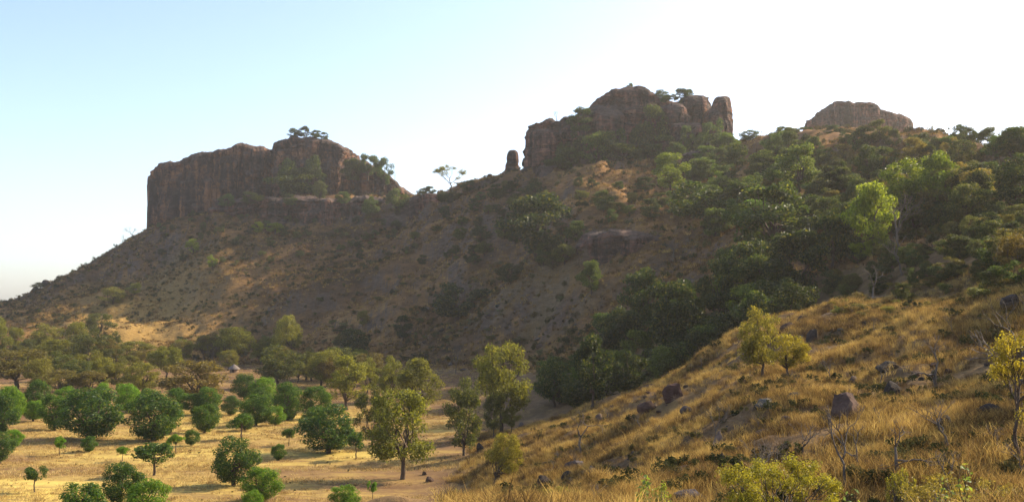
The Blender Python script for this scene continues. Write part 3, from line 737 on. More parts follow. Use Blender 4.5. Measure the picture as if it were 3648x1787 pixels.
# thatched hut
def hut():
    p = at_px(838, 1326); m = mpp(p.y); R = 21 * m
    r = empty('thatched_hut', p); tag(r, 'tiny round thatched hut among the trees at the hill foot', 'hut')
    n = 24; th = np.arange(n) * 2 * math.pi / n
    V, Q = tube(np.array([[0, 0, -0.2], [0, 0, 0.7], [0, 0, 1.4]]), [R * 0.72] * 3, n)
    b = NB('mud_wall'); b.principled(b.ramp(b.noise(b.pos(), 2.0), [(0.3, (0.20, 0.13, 0.08)), (0.7, (0.34, 0.23, 0.15))]))
    mesh_obj('wall', np_mesh('hut_wall', V, Q), b.m, r)
    prof = [(R * 1.02, 1.1), (R * 0.98, 1.25), (R * 0.6, 1.95), (R * 0.25, 2.45), (0.04, 2.75)]
    V = np.array([[q * math.cos(t) * (1 + 0.03 * math.sin(7 * t)), q * math.sin(t), z] for q, z in prof for t in th])
    b = NB('thatch'); b.principled(b.ramp(b.noise(b.mapping(b.pos(), (3, 3, 0.6)), 1.5), [(0.3, (0.10, 0.08, 0.07)), (0.7, (0.24, 0.20, 0.17))]))
    mesh_obj('roof', np_mesh('hut_roof', V, grid_quads(len(prof), n, False, True)), b.m, r)
    V = np.array([[-0.4, -R * 0.735, 0], [0.4, -R * 0.735, 0], [0.4, -R * 0.735, 1.3], [-0.4, -R * 0.735, 1.3], [-0.4, -R * 0.6, 0], [0.4, -R * 0.6, 0], [0.4, -R * 0.6, 1.3], [-0.4, -R * 0.6, 1.3]])
    b = NB('door_wood'); b.principled((0.06, 0.04, 0.03))
    mesh_obj('door', np_mesh('hut_door', V, [[0, 1, 2, 3], [4, 7, 6, 5], [0, 3, 7, 4], [1, 5, 6, 2], [3, 2, 6, 7], [0, 4, 5, 1]], smooth=False), b.m, r)
hut()

AUTO = []   # scattered things, described at the end by their look and their nearest landmark
LANDMARKS = [(840,1320,'the thatched hut'),(1025,1220,'the tall narrow sunlit tree'),(320,1250,'the dark round headed tree'),(350,1160,'the sunlit foot tree'),
 (545,800,'the butte left end'),(975,810,'the yellow green shrub pair'),(700,880,'the yellow green shrub tree'),(1230,700,'the lower cliff band'),(1605,640,'the airy skyline tree'),
 (1822,590,'the rock pinnacle'),(1628,1070,'the umbrella shaped tree'),(1820,975,'the compact dark slope tree'),(2106,1000,'the solitary small pale tree'),(2250,890,'the smooth dark rock slab'),
 (2250,600,'the domed butte'),(2585,480,'the rock spire'),(2760,790,'the huge spreading dark tree'),(3110,780,'the vivid yellow green tree'),(3290,650,'the fresh green tree pair'),(3090,470,'the small far butte'),
 (2710,1300,'the olive yellow crest tree'),(2803,1320,'the yellow leaved crest tree'),(3008,1440,'the biggest brown boulder'),(2066,1600,'the straight leafless tree'),(2395,1390,'the split brown boulder'),
 (2552,1560,'the upright pale rock'),(3005,1700,'the forked leafless tree'),(2780,1700,'the large yellow green bush'),(2455,1755,'the large grey slab'),(330,1500,'the widest mango tree'),(556,1500,'the second widest mango'),(738,1500,'the free standing mango tree'),(1175,1560,'the large dark edge mango'),(700,1380,'the biggest brownish olive tree'),(1240,1400,'the large yellow olive tree'),(1430,1600,'the front tall tree'),(3560,1500,'the yellow leaved edge tree'),(2718,1430,'the flat grey slab'),
 (3200,900,'the grey leafless tree'),(1790,1400,'the tallest tree of the plain'),(2440,1150,'the gully wood'),(2095,1350,'the lower gully trees'),(3440,540,'the right skyline trees'),(1260,1230,'the dark hill foot trees'),(2855,590,'the lit rounded slope tree')]
CNAME = {}
def auto(o, px, py, size, cname, kind):
    AUTO.append((o, px, py, size, cname, kind)); return o
def finish_labels():
    med = {}
    for a in AUTO: med.setdefault(a[5], []).append(a[3])
    keys = {}
    for o, px, py, sz, cn, kd in AUTO:
        v = sorted(med[kd]); q = v.index(sz) / max(1, len(v) - 1)
        size = 'small' if q < 0.33 else ('large' if q > 0.67 else 'midsize')
        best = min(LANDMARKS, key=lambda L: math.hypot(px - L[0], (py - L[1]) * 1.3))
        dx, dy = px - best[0], py - best[1]; ad, ah = abs(dx), abs(dy)
        rel = ('left of' if dx < 0 else 'right of') if ad > 2 * ah else (('above' if dy < 0 else 'below') if ah > 2 * ad else (('above ' if dy < 0 else 'below ') + ('left of' if dx < 0 else 'right of')))
        dist = math.hypot(dx, dy); adv = 'close ' if dist < 70 else ('well ' if dist > 200 else '')
        keys.setdefault((size, cn, kd, adv + rel, best[2]), []).append((px, o))
    ORD = ['leftmost', 'second from left', 'third from left', 'fourth from left', 'fifth from left', 'sixth from left', 'seventh from left', 'eighth from left', 'ninth from left', 'tenth from left', 'eleventh from left', 'twelfth from left', 'thirteenth from left', 'fourteenth from left']
    for (size, cn, kd, rel, lm), L in keys.items():
        L.sort(key=lambda t: t[0])
        for i, (_, o) in enumerate(L):
            core = '%s %s %s %s %s' % (size, cn, kd, rel, lm)
            if len(L) > 1:
                oname = 'rightmost' if i == len(L) - 1 else ORD[min(i, 13)]
                core = '%s %s %s %s %s, %s' % (size, cn, kd, rel, lm, oname)
                if len(core.split()) > 16: core = core.replace(rel, rel.replace('well ', '').replace('close ', ''))
            o['label'] = core

# ------------------------------------------------------------------ gully and hillside trees
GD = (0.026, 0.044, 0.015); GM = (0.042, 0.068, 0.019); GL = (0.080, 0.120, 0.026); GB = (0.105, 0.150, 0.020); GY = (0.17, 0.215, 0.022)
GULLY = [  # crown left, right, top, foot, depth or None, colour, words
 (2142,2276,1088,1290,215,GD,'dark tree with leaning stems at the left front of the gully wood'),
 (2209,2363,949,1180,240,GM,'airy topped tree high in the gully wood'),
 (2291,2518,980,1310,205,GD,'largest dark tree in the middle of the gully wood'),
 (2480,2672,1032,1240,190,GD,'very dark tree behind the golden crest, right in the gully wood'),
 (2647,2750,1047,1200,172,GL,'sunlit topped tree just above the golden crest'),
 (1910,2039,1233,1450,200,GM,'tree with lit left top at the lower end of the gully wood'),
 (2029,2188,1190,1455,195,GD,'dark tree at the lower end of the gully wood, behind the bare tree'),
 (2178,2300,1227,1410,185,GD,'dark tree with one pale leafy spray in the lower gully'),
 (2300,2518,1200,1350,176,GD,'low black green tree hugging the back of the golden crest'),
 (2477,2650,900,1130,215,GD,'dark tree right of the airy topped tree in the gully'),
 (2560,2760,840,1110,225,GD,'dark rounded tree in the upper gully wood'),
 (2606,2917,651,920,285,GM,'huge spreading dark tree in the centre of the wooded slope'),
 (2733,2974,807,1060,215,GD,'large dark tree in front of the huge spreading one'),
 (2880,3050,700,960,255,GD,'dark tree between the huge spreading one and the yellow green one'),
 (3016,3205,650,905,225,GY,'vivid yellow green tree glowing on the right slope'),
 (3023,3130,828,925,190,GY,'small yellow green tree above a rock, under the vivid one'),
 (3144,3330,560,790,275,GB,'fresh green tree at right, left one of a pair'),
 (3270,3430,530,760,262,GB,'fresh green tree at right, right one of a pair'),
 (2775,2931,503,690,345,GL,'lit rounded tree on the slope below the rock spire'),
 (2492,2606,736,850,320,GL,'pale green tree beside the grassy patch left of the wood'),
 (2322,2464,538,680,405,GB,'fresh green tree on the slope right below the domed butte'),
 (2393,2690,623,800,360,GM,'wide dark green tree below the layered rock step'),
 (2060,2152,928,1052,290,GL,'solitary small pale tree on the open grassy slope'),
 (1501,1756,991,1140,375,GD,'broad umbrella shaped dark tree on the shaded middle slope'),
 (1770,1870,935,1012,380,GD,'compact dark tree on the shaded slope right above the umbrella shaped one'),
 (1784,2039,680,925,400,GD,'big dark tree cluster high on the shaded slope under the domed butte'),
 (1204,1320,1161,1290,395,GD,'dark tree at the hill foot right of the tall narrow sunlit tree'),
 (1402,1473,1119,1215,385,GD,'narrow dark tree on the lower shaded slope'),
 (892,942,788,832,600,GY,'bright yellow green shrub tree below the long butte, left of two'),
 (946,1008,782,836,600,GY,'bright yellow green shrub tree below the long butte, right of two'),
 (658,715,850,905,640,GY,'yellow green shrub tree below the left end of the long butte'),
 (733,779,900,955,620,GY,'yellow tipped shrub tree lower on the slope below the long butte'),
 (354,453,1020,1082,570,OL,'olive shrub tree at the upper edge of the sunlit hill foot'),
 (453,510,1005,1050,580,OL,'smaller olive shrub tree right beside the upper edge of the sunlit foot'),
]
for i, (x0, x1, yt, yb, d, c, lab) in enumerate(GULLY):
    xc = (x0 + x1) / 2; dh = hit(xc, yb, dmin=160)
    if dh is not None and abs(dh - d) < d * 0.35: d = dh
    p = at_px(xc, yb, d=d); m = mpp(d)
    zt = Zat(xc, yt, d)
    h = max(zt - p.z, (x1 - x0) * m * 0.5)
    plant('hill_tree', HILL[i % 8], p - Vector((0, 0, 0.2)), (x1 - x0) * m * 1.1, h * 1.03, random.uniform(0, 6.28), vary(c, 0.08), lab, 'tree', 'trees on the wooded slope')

SKY = [ # skyline and butte trees: left, right, top, foot, depth, proto kind, words
 (1018,1062,455,492,684,'H','dark tree on top of the long butte, leftmost of four'),(1050,1105,449,492,686,'H','tallest dark tree on top of the long butte'),
 (1098,1140,462,498,684,'H','dark tree on top of the long butte, third from left'),(1130,1168,470,505,682,'H','dark tree on top of the long butte, rightmost of four'),
 (1215,1290,560,650,668,'H','dark tree hugging the right wall of the long butte'),(1270,1345,525,640,672,'H','tree on the right shoulder of the long butte, upper'),
 (1330,1400,560,670,668,'H','tree on the right shoulder of the long butte, lower'),(1385,1430,600,690,664,'B','thin tree at the right tip of the long butte'),
 (1110,1165,640,712,630,'H','dark tree on the ledge under the long butte'),(960,1160,590,690,668,'H','wide dark thicket in the hollow of the long butte face'),
 (1551,1660,588,668,585,'A','airy tree silhouetted alone on the skyline saddle'),(1470,1500,672,700,606,'B','little bare bush on the skyline left of the airy tree'),
 (2398,2464,312,385,492,'H','tree crowning the domed butte at its right'),(2355,2400,330,370,494,'H','small tree on the top right of the domed butte'),(2238,2262,296,316,505,'H','tiny tree on the very top of the domed butte'),
 (1985,2090,450,600,486,'H','dark tree against the left block of the domed butte'),(2060,2200,470,640,474,'H','dark tree at the foot of the dome, left'),
 (2150,2300,510,650,470,'H','dark tree at the foot of the dome, middle'),(2280,2400,360,520,482,'H','dark tree growing in the cleft of the domed butte'),(2300,2430,480,640,466,'H','dark tree at the foot of the dome, right'),
 (2420,2480,440,540,462,'H','pale tree on the ledges right of the dome'),(2510,2580,400,520,462,'H','dark tree between the rock blocks and the spire'),(1930,2060,560,680,480,'H','low dark tree at the foot of the left block'),
 (2560,2640,480,600,440,'H','dark tree below the rock spire'),(2640,2720,462,560,440,'H','tree on the skyline right of the rock spire'),
 (2680,2750,458,500,455,'B','thin leafed bush on the skyline right of the spire'),(2760,2850,450,540,430,'H','dark skyline tree left of the small far butte'),(2840,2910,452,530,425,'H','skyline tree at the left foot of the small far butte'),
 (2940,3020,445,540,400,'H','olive tree in front of the small far butte, left'),(3000,3050,470,540,396,'H','olive tree in front of the small far butte, right'),(3310,3345,448,500,372,'A','thin tree on the skyline right of the small far butte'),
 (3385,3480,475,560,310,'H','round tree on the right skyline'),(3480,3530,480,540,290,'B','thin leafless looking tree on the right skyline'),(3505,3545,440,520,285,'B','tall thin tree sticking up from the right skyline'),
 (3590,3700,480,580,265,'H','tree on the skyline at the right edge'),(430,505,805,860,716,'B','bare bushy tree on the slope skyline left of the long butte'),(410,450,835,875,720,'B','leafless bush on the slope skyline next to the bushy tree'),
 (250,275,955,985,745,'H','small dark bush on the left slope skyline, upper'),(110,185,1005,1040,752,'H','dark bush on the left slope skyline, lower'),(0,45,1078,1110,755,'H','dark bush on the skyline at the left edge'),
 (2330,2390,318,372,498,'H','dark tree on the notch right of the dome top'),(2440,2478,318,350,496,'H','little tree beside the right rock block of the domed butte'),(1960,2010,395,430,503,'B','thin bush on the left block of the domed butte'),
 (2020,2120,380,480,488,'H','dark tree high on the left side of the dome'),(1975,2075,520,640,478,'H','dark tree in front of the left block, lower'),(2130,2230,430,560,474,'H','dark tree halfway up the dome face'),(2240,2330,440,570,476,'H','dark tree in the shade of the dome middle'),(2380,2450,520,620,458,'H','dark tree under the right rock blocks'),(2470,2530,470,580,458,'H','dark tree below the right rock block'),
 (770,840,690,740,648,'H','dark shrub tree at the left end of the lower cliff band'),(850,930,680,730,640,'H','shrub tree on the lower cliff band, second from left'),(1000,1060,690,735,632,'H','shrub tree on the lower cliff band, below the thicket'),(1190,1250,680,730,620,'H','dark shrub tree on the lower cliff band, right of the middle'),(1290,1350,685,730,612,'H','dark shrub tree near the right end of the lower cliff band'),(1370,1450,670,740,606,'H','dark tree at the right end of the lower cliff band'),
 (1440,1520,690,770,600,'H','dark tree below the saddle skyline'),(980,1060,560,680,668,'H','dark tree inside the hollow of the long butte, left'),(1060,1150,550,690,664,'H','dark tree inside the hollow of the long butte, right'),
]
for i, (x0, x1, yt, yb, d, k, lab) in enumerate(SKY):
    xc = (x0 + x1) / 2; m = mpp(d); pr = HILL[i % 8] if k == 'H' else AIRY[(i + 1) % 3]
    zt, zb = Zat(xc, yt, d), Zat(xc, yb, d)
    tz = float(terr(xc, d)[0])
    if 0 < zb - tz < 8 or tz > zb: zb = min(tz - 0.2, zt - 1.5)
    if k == 'B':
        bare('bare_tree', BARE[1 + i % 3], Vector((tpx(xc) * d, d, zb)), (x1 - x0) * m * 0.9, zt - zb, random.uniform(0, 6.28), lab, 'bare tree', 'leafless trees on the ridge'); continue
    plant('skyline_tree', pr, Vector((tpx(xc) * d, d, zb)), (x1 - x0) * m * 1.15, zt - zb, random.uniform(0, 6.28), vary(GM if k == 'H' else OL, 0.25), lab, 'tree', 'trees on the ridge and buttes')

# scattered woodland on the right hill and the ridge: places drawn from where the photo shows trees
def cname(c):
    return {GD: 'dark green', GM: 'green', GL: 'pale green', OL: 'olive', OD: 'dark olive', OB: 'brownish', OG: 'grey green', RD: 'dark', RG: 'grey', RB: 'brown', OY: 'yellowish', MG: 'green', MBR: 'bright green', MDK: 'dark green'}.get(c, 'dull')
RB = (0.095, 0.060, 0.045); RG = (0.13, 0.115, 0.10); RD = (0.06, 0.050, 0.043); RP = (0.26, 0.20, 0.15)
def scatter_wood():
    zones = [ # image box, count, size range in metres, colours, words
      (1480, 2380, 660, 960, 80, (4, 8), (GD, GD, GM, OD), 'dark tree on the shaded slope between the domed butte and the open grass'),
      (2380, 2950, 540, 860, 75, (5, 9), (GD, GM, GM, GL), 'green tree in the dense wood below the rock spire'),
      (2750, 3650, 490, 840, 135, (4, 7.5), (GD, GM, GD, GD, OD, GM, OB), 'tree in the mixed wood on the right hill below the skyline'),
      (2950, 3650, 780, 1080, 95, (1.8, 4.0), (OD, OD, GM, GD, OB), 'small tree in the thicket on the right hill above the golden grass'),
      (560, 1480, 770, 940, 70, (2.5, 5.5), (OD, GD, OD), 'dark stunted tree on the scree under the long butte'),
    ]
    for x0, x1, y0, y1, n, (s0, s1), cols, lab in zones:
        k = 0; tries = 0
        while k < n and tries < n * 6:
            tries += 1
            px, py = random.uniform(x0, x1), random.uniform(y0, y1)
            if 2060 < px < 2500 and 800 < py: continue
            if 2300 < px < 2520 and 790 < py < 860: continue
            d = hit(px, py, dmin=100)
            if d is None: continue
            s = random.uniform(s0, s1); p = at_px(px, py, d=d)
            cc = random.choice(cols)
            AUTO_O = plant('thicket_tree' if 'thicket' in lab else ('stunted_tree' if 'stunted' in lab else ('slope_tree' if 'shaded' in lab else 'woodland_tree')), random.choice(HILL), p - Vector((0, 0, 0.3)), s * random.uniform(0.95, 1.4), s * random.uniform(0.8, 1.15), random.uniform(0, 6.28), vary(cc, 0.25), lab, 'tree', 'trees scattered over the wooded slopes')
            auto(AUTO_O, px, py, s, cname(cc), 'tree'); k += 1
scatter_wood()

def fill_belts():
    for px, py, w in ((40,1470,95),(250,1455,90),(330,1480,95),(540,1462,90),(620,1500,80),(760,1500,70),(930,1462,85),(1030,1455,80),(1130,1520,80),(690,1590,60),(130,1500,85),(600,1545,70),(880,1530,70),(985,1510,75),(60,1600,70),(330,1610,60),(700,1475,80),(1000,1640,60)):
        p = at_px(px, py, d=22.0 * F / (py - 1100)); m = mpp(p.y); cc = random.choice((MG, MBR, MDK))
        o = plant('mango_tree', random.choice(MANGO), p, w * m * 1.15, w * m * 0.98, random.uniform(0, 6.28), vary(cc, 0.1), 'x', 'mango tree', 'mango trees in the orchard')
        auto(o, px, py, w * m, cname(cc), 'mango tree')
    for _ in range(46):      # olive trees of the band behind the orchard
        px, py = random.uniform(-20, 1420), random.uniform(1235, 1420)
        if py > 1330 and px > 560 and px < 1080: continue
        p = at_px(px, py, d=min(22.0 * F / (py - 1100), 440)); h = random.uniform(6.5, 11); cc = random.choice((OL, OL, OY, OB, OD))
        o = plant('savanna_tree', random.choice(SAV), p, h * random.uniform(0.95, 1.35), h, random.uniform(0, 6.28), vary(cc, 0.15), 'x', 'tree', 'olive trees between orchard and hill')
        auto(o, px, py, h, cname(cc), 'savanna tree')
    for _ in range(52):      # the dark wood filling the gully behind the golden crest
        px = random.uniform(1880, 2860); u = random.random()
        lo, hi = np.interp(px, COLS, CD[:, 4]), np.interp(px, COLS, CD[:, 5]); d = lo - 6 + u * (hi - lo + (26 if px > 2150 else 8))
        p = at_px(px, 0, d=d); h = random.uniform(6, 11) * (0.75 if px < 2100 else 1.0); cc = random.choice((GD, GM, GM, GL))
        o = plant('gully_tree', random.choice(HILL), p - Vector((0, 0, .3)), h * random.uniform(0.9, 1.2), h, random.uniform(0, 6.28), vary(cc, 0.2), 'x', 'tree', 'dark trees in the gully')
        auto(o, px, 1100 - (p.z - CAMZ) / d * F, h, cname(cc), 'gully tree')
fill_belts()
def scatter_shrubs():
    zones = [
      (0, 620, 860, 1180, 70, (1.2, 3.0), (OD, OB, OG), 'dark shrub dotted on the brown slope left of the long butte'),
      (620, 1500, 860, 1240, 110, (1.2, 3.2), (OD, GD, OG), 'dark shrub dotted on the shaded slope below the long butte'),
      (1400, 2150, 900, 1330, 90, (1.0, 2.6), (OD, OG, OB), 'low shrub on the open grassy slope left of the gully wood'),
      (2850, 3640, 900, 1140, 60, (0.8, 1.8), (OB, OD, OL), 'bush in the thicket above the stony golden slope'),
    ]
    for x0, x1, y0, y1, n, (s0, s1), cols, lab in zones:
        k = 0; tries = 0
        while k < n and tries < n * 6:
            tries += 1
            px, py = random.uniform(x0, x1), random.uniform(y0, y1)
            d = hit(px, py, dmin=80)
            if d is None or kval(px, d)[0] < 5.05 and px < 2600: continue
            s = random.uniform(s0, s1); p = at_px(px, py, d=d)
            cc = random.choice(cols)
            o = plant('shrub', random.choice(SHRUB), p - Vector((0, 0, 0.1)), s * random.uniform(1.0, 1.7), s * random.uniform(0.6, 0.95), random.uniform(0, 6.28), vary(cc, 0.25), lab, 'shrub', 'shrubs dotted over the hillside')
            auto(o, px, py, s, cname(cc), 'shrub'); k += 1
scatter_shrubs()

# ------------------------------------------------------------------ near hill: trees, bushes, rocks
YL = (0.22, 0.19, 0.03); YO = (0.17, 0.155, 0.035)
def near_plant(name, proto, x0, x1, yt, yb, xb, d, color, lab, cat, group=None, lean=None):
    p = at_px(xb, yb, d=d); m = mpp(p.y)
    return plant(name, proto, p, (x1 - x0) * m * 1.1, (yb - yt) * m * 1.04, random.uniform(0, 6.28), color, lab, cat, group, lean)
near_plant('crest_tree', SAV[0], 2643, 2818, 1105, 1345, 2710, None, YO, 'olive yellow tree on the golden crest, left of two', 'tree', 'two yellow trees on the crest')
near_plant('crest_tree', SAV[2], 2736, 2884, 1190, 1352, 2803, None, YL, 'yellow leaved tree on the golden crest, right of two', 'tree', 'two yellow trees on the crest')
near_plant('leaning_tree', SAV[4], 1735, 1855, 1540, 1745, 1755, None, YO, 'small leaning feathery tree at the foot of the golden slope', 'tree', None, (0.0, 0.32))
def near_bare(k, x0, x1, yt, yb, xb, d, lab, lean=None):
    p = at_px(xb, yb, d=d); m = mpp(p.y)
    return bare('bare_tree', BARE[k], p, (x1 - x0) * m * 1.3, (yb - yt) * m, random.uniform(0, 6.28), lab, 'bare tree', 'leafless trees on the slopes', lean)
near_bare(0, 1990, 2140, 1440, 1622, 2066, None, 'leafless tree with one straight trunk on the golden slope')
near_bare(1, 2850, 3040, 1440, 1740, 3005, None, 'leafless forked tree in front of the big brown boulder')
near_bare(2, 3000, 3120, 1500, 1680, 3049, None, 'thin leafless sapling right of the forked leafless tree')
near_bare(3, 2490, 2590, 1440, 1580, 2545, None, 'pale twiggy leafless shrub behind the upright pale rock')
near_bare(1, 2050, 2140, 1720, 1800, 2107, None, 'small leafless stem near the bottom edge left of the leafy sapling')
near_bare(3, 3130, 3300, 740, 960, 3200, 175, 'grey leafless tree in front of the vivid yellow green tree')
near_bare(2, 3030, 3180, 890, 1060, 3100, 150, 'grey leafless thicket tree above the golden crest')
near_bare(1, 3160, 3270, 850, 1000, 3215, 160, 'pale stemmed leafless tree below the vivid yellow green tree')
near_bare(2, 3250, 3420, 1190, 1400, 3330, None, 'leafless straggly tree on the stony right slope')
near_bare(1, 1600, 1650, 1230, 1330, 1625, None, 'thin leafless tree on the grassy slope right of the olive trees')
near_bare(3, 2340, 2460, 850, 930, 2400, None, 'silvery leafless bush on the dark rock slab')
def right_edge_trees():
    d = 34.0; m = mpp(d)
    p = at_px(3640, 1760, d=d)
    near_plant('yellow_leaved_tree', AIRY[0], 3450, 3760, 1320, 1760, 3615, d, (0.22, 0.185, 0.03), 'yellow leaved tree with dark stem at the right edge', 'tree')
    p = at_px(3730, 1440, d=44.0)
    bare('bare_tree', BARE[3], p, 5.0, 5.6, 2.2, 'leafless pale branches reaching in from the right edge', 'bare tree', 'leafless trees on the slopes', (0.0, -0.5))
right_edge_trees()

def leafy_sapling(name, x, yt, yb, d, color, lab, cat='sapling', n=40, leaf=0.16):
    zb = float(terr(x, d)[0]); zt = Zat(x, yt, d); base = Vector((tpx(x) * d, d, zb)); H = zt - zb
    r = empty(name, base); A = Acc(); pts = []; nrm = []
    for s in range(4):
        top = np.array([RNG.normal() * 0.13 * H * 0.6, RNG.normal() * 0.1 * H, H * RNG.uniform(0.75, 1.0)])
        path = bend_path((0, 0, -0.05), top, 8, 0.04); A.add(*tube(path, np.linspace(0.014, 0.004, 8), 5))
        for k in range(n):
            t = RNG.uniform(0.35, 1.0); i = min(int(t * 7), 6); q = path[i] + (path[i + 1] - path[i]) * (t * 7 - i)
            o = rand_dirs(1)[0] * [1, 1, 0.5]; pts.append(q + o * leaf * 0.6); nrm.append([o[0] * .6, o[1] * .6, 0.7])
    V, T, rr = leaves(np.array(pts), np.array(nrm), leaf, aspect=0.55, jitter=0.35, fold=0.12, drop=0.3)
    me = np_mesh('sapling_leaves', V, None, T, smooth=False, attrs={'rnd': rr}); me.materials.append(M_NLEAF)
    o = mesh_obj('foliage', me, None, r); o.color = (*color, 1)
    mesh_obj('stem', A.mesh('sapling_stem', M_BARK), None, r)
    tag(r, lab, cat, 'leafy saplings at the bottom edge')
leafy_sapling('leafy_sapling', 2292, 1680, 1800, 24, (0.13, 0.19, 0.045), 'bright green leafy sapling at the bottom edge, left of the slab rock', leaf=0.13)
leafy_sapling('leafy_sapling', 3426, 1628, 1800, 21, (0.13, 0.185, 0.05), 'tall bright leafy sapling at the bottom right', leaf=0.11, n=18)
leafy_sapling('leafy_sapling', 3020, 1735, 1800, 19, (0.20, 0.28, 0.08), 'short pale leafy sapling in the bottom middle right', leaf=0.10, n=14)
leafy_sapling('leafy_sapling', 3345, 1690, 1800, 20, (0.18, 0.24, 0.09), 'thin pale sapling left of the tall bright one at bottom right', leaf=0.08, n=12)

def leafy_bush(x0, x1, yt, d, color, lab, n=2600, leaf=0.09):
    xc = (x0 + x1) / 2; zb = float(terr(xc, d)[0]); m = mpp(d); H = Zat(xc, yt, d) - zb; W = (x1 - x0) * m
    r = empty('leafy_bush', (tpx(xc) * d, d, zb)); cl = []; A = Acc()
    for i in range(60):
        a = RNG.uniform(0, 6.28); q = math.sqrt(RNG.uniform(0, 1)) * 0.5
        c = np.array([q * W * math.cos(a), q * W * 0.7 * math.sin(a), H * RNG.uniform(0.45, 0.98) * (1 - 0.9 * q * q)])
        cl.append((c, RNG.uniform(0.07, 0.16) * np.array([W * 0.6, W * 0.6, H * 0.9]).clip(0.1, 2.5)))
        A.add(*tube(bend_path((RNG.normal() * 0.1, RNG.normal() * 0.1, -0.05), c, 6, 0.06, 0.05), np.linspace(0.02, 0.005, 6), 4))
    o = mesh_obj('foliage', leaf_mesh('bush_leaves', cl, n, leaf, M_NLEAF, 0.1, aspect=0.5, jitter=0.7), None, r); o.color = (*color, 1)
    mesh_obj('stems', A.mesh('bush_stems', M_GREY), None, r)
    tag(r, lab, 'bush', 'leafy bushes near the bottom edge')
leafy_bush(2560, 2990, 1612, 25, (0.22, 0.21, 0.035), 'large yellow green bush filling the bottom edge right of centre', 15000, 0.05)
leafy_bush(2305, 2385, 1715, 25, (0.19, 0.24, 0.05), 'small green yellow bush right of the bright leafy sapling', 900, 0.07)
leafy_bush(3140, 3245, 1668, 30, (0.23, 0.22, 0.04), 'small yellow bush right of the large yellow green bush', 2000, 0.05)
leafy_bush(3205, 3265, 1618, 42, (0.07, 0.11, 0.035), 'small dark green bush on the stony slope above the yellow one', 700, 0.09)
leafy_bush(2880, 2950, 1640, 40, (0.09, 0.15, 0.035), 'small green bush at the foot of the forked leafless tree', 700, 0.09)
leafy_bush(3180, 3640, 1690, 22, (0.20, 0.165, 0.05), 'wide straw coloured bush in the bottom right corner', 8000, 0.045)
leafy_bush(1900, 2080, 1735, 40, (0.17, 0.15, 0.05), 'low brownish bush at the bottom edge left of the bright leafy sapling', 2600, 0.06)
leafy_bush(1595, 1650, 1735, 88, (0.16, 0.17, 0.05), 'low olive bush where the slope meets the field at the bottom', 500, 0.16)
leafy_bush(700, 770, 1772, 60, (0.32, 0.30, 0.05), 'yellow leafy tip poking over the bottom edge of the field', 500, 0.10)

def rock_proto(seed):
    rg = np.random.default_rng(seed * 13 + 5); th, nv = 22, 13
    t = np.linspace(-math.pi, math.pi, th, endpoint=False)[:, None]; ph = np.linspace(-math.pi / 2, math.pi / 2, nv)[None, :]
    D = np.stack([np.cos(ph) * np.cos(t), np.cos(ph) * np.sin(t), np.sin(ph) + 0 * t], -1)
    pn = rg.normal(size=(13, 3)); pn /= np.linalg.norm(pn, axis=1, keepdims=True); ph_ = rg.uniform(0.36, 0.5, 13)
    dots = np.einsum('abk,ck->abc', D, pn)
    R = np.where(dots > 0.05, ph_ / np.maximum(dots, 0.05), 9).min(-1); R = np.minimum(R, 0.62)
    R = R + fbm(D[..., 0] * 2 + seed * 7, D[..., 1] * 2, D[..., 2] * 2, 3, seed) * 0.035
    Pg = D * R[..., None]; Pg[:, 0] = Pg[:, 0].mean(0); Pg[:, -1] = Pg[:, -1].mean(0)
    Pg[..., 2] += 0.16
    me = np_mesh('boulder', Pg.reshape(-1, 3), grid_quads(th, nv, True, False), smooth=False); me.materials.append(M_ROCK); return me
ROCKS = [rock_proto(s) for s in range(1, 9)]
def rock(x0, x1, yt, yb, color, lab, group, k=None, d=None, depth=0.8):
    xc = (x0 + x1) / 2; p = at_px(xc, yb, d=d)
    if p is None: return
    m = mpp(p.y); o = mesh_obj('boulder', ROCKS[k if k is not None else random.randrange(8)])
    o.location = p; W = (x1 - x0) * m; o.scale = (W, W * depth, (yb - yt) * m * 1.25); o.rotation_euler = (random.uniform(-.15, .15), random.uniform(-.2, .2), random.uniform(-.5, .5)); o.color = (*vary(color, 0.15), 1)
    tag(o, lab, 'rock', group); return o
BR = 'boulders on the golden slope'
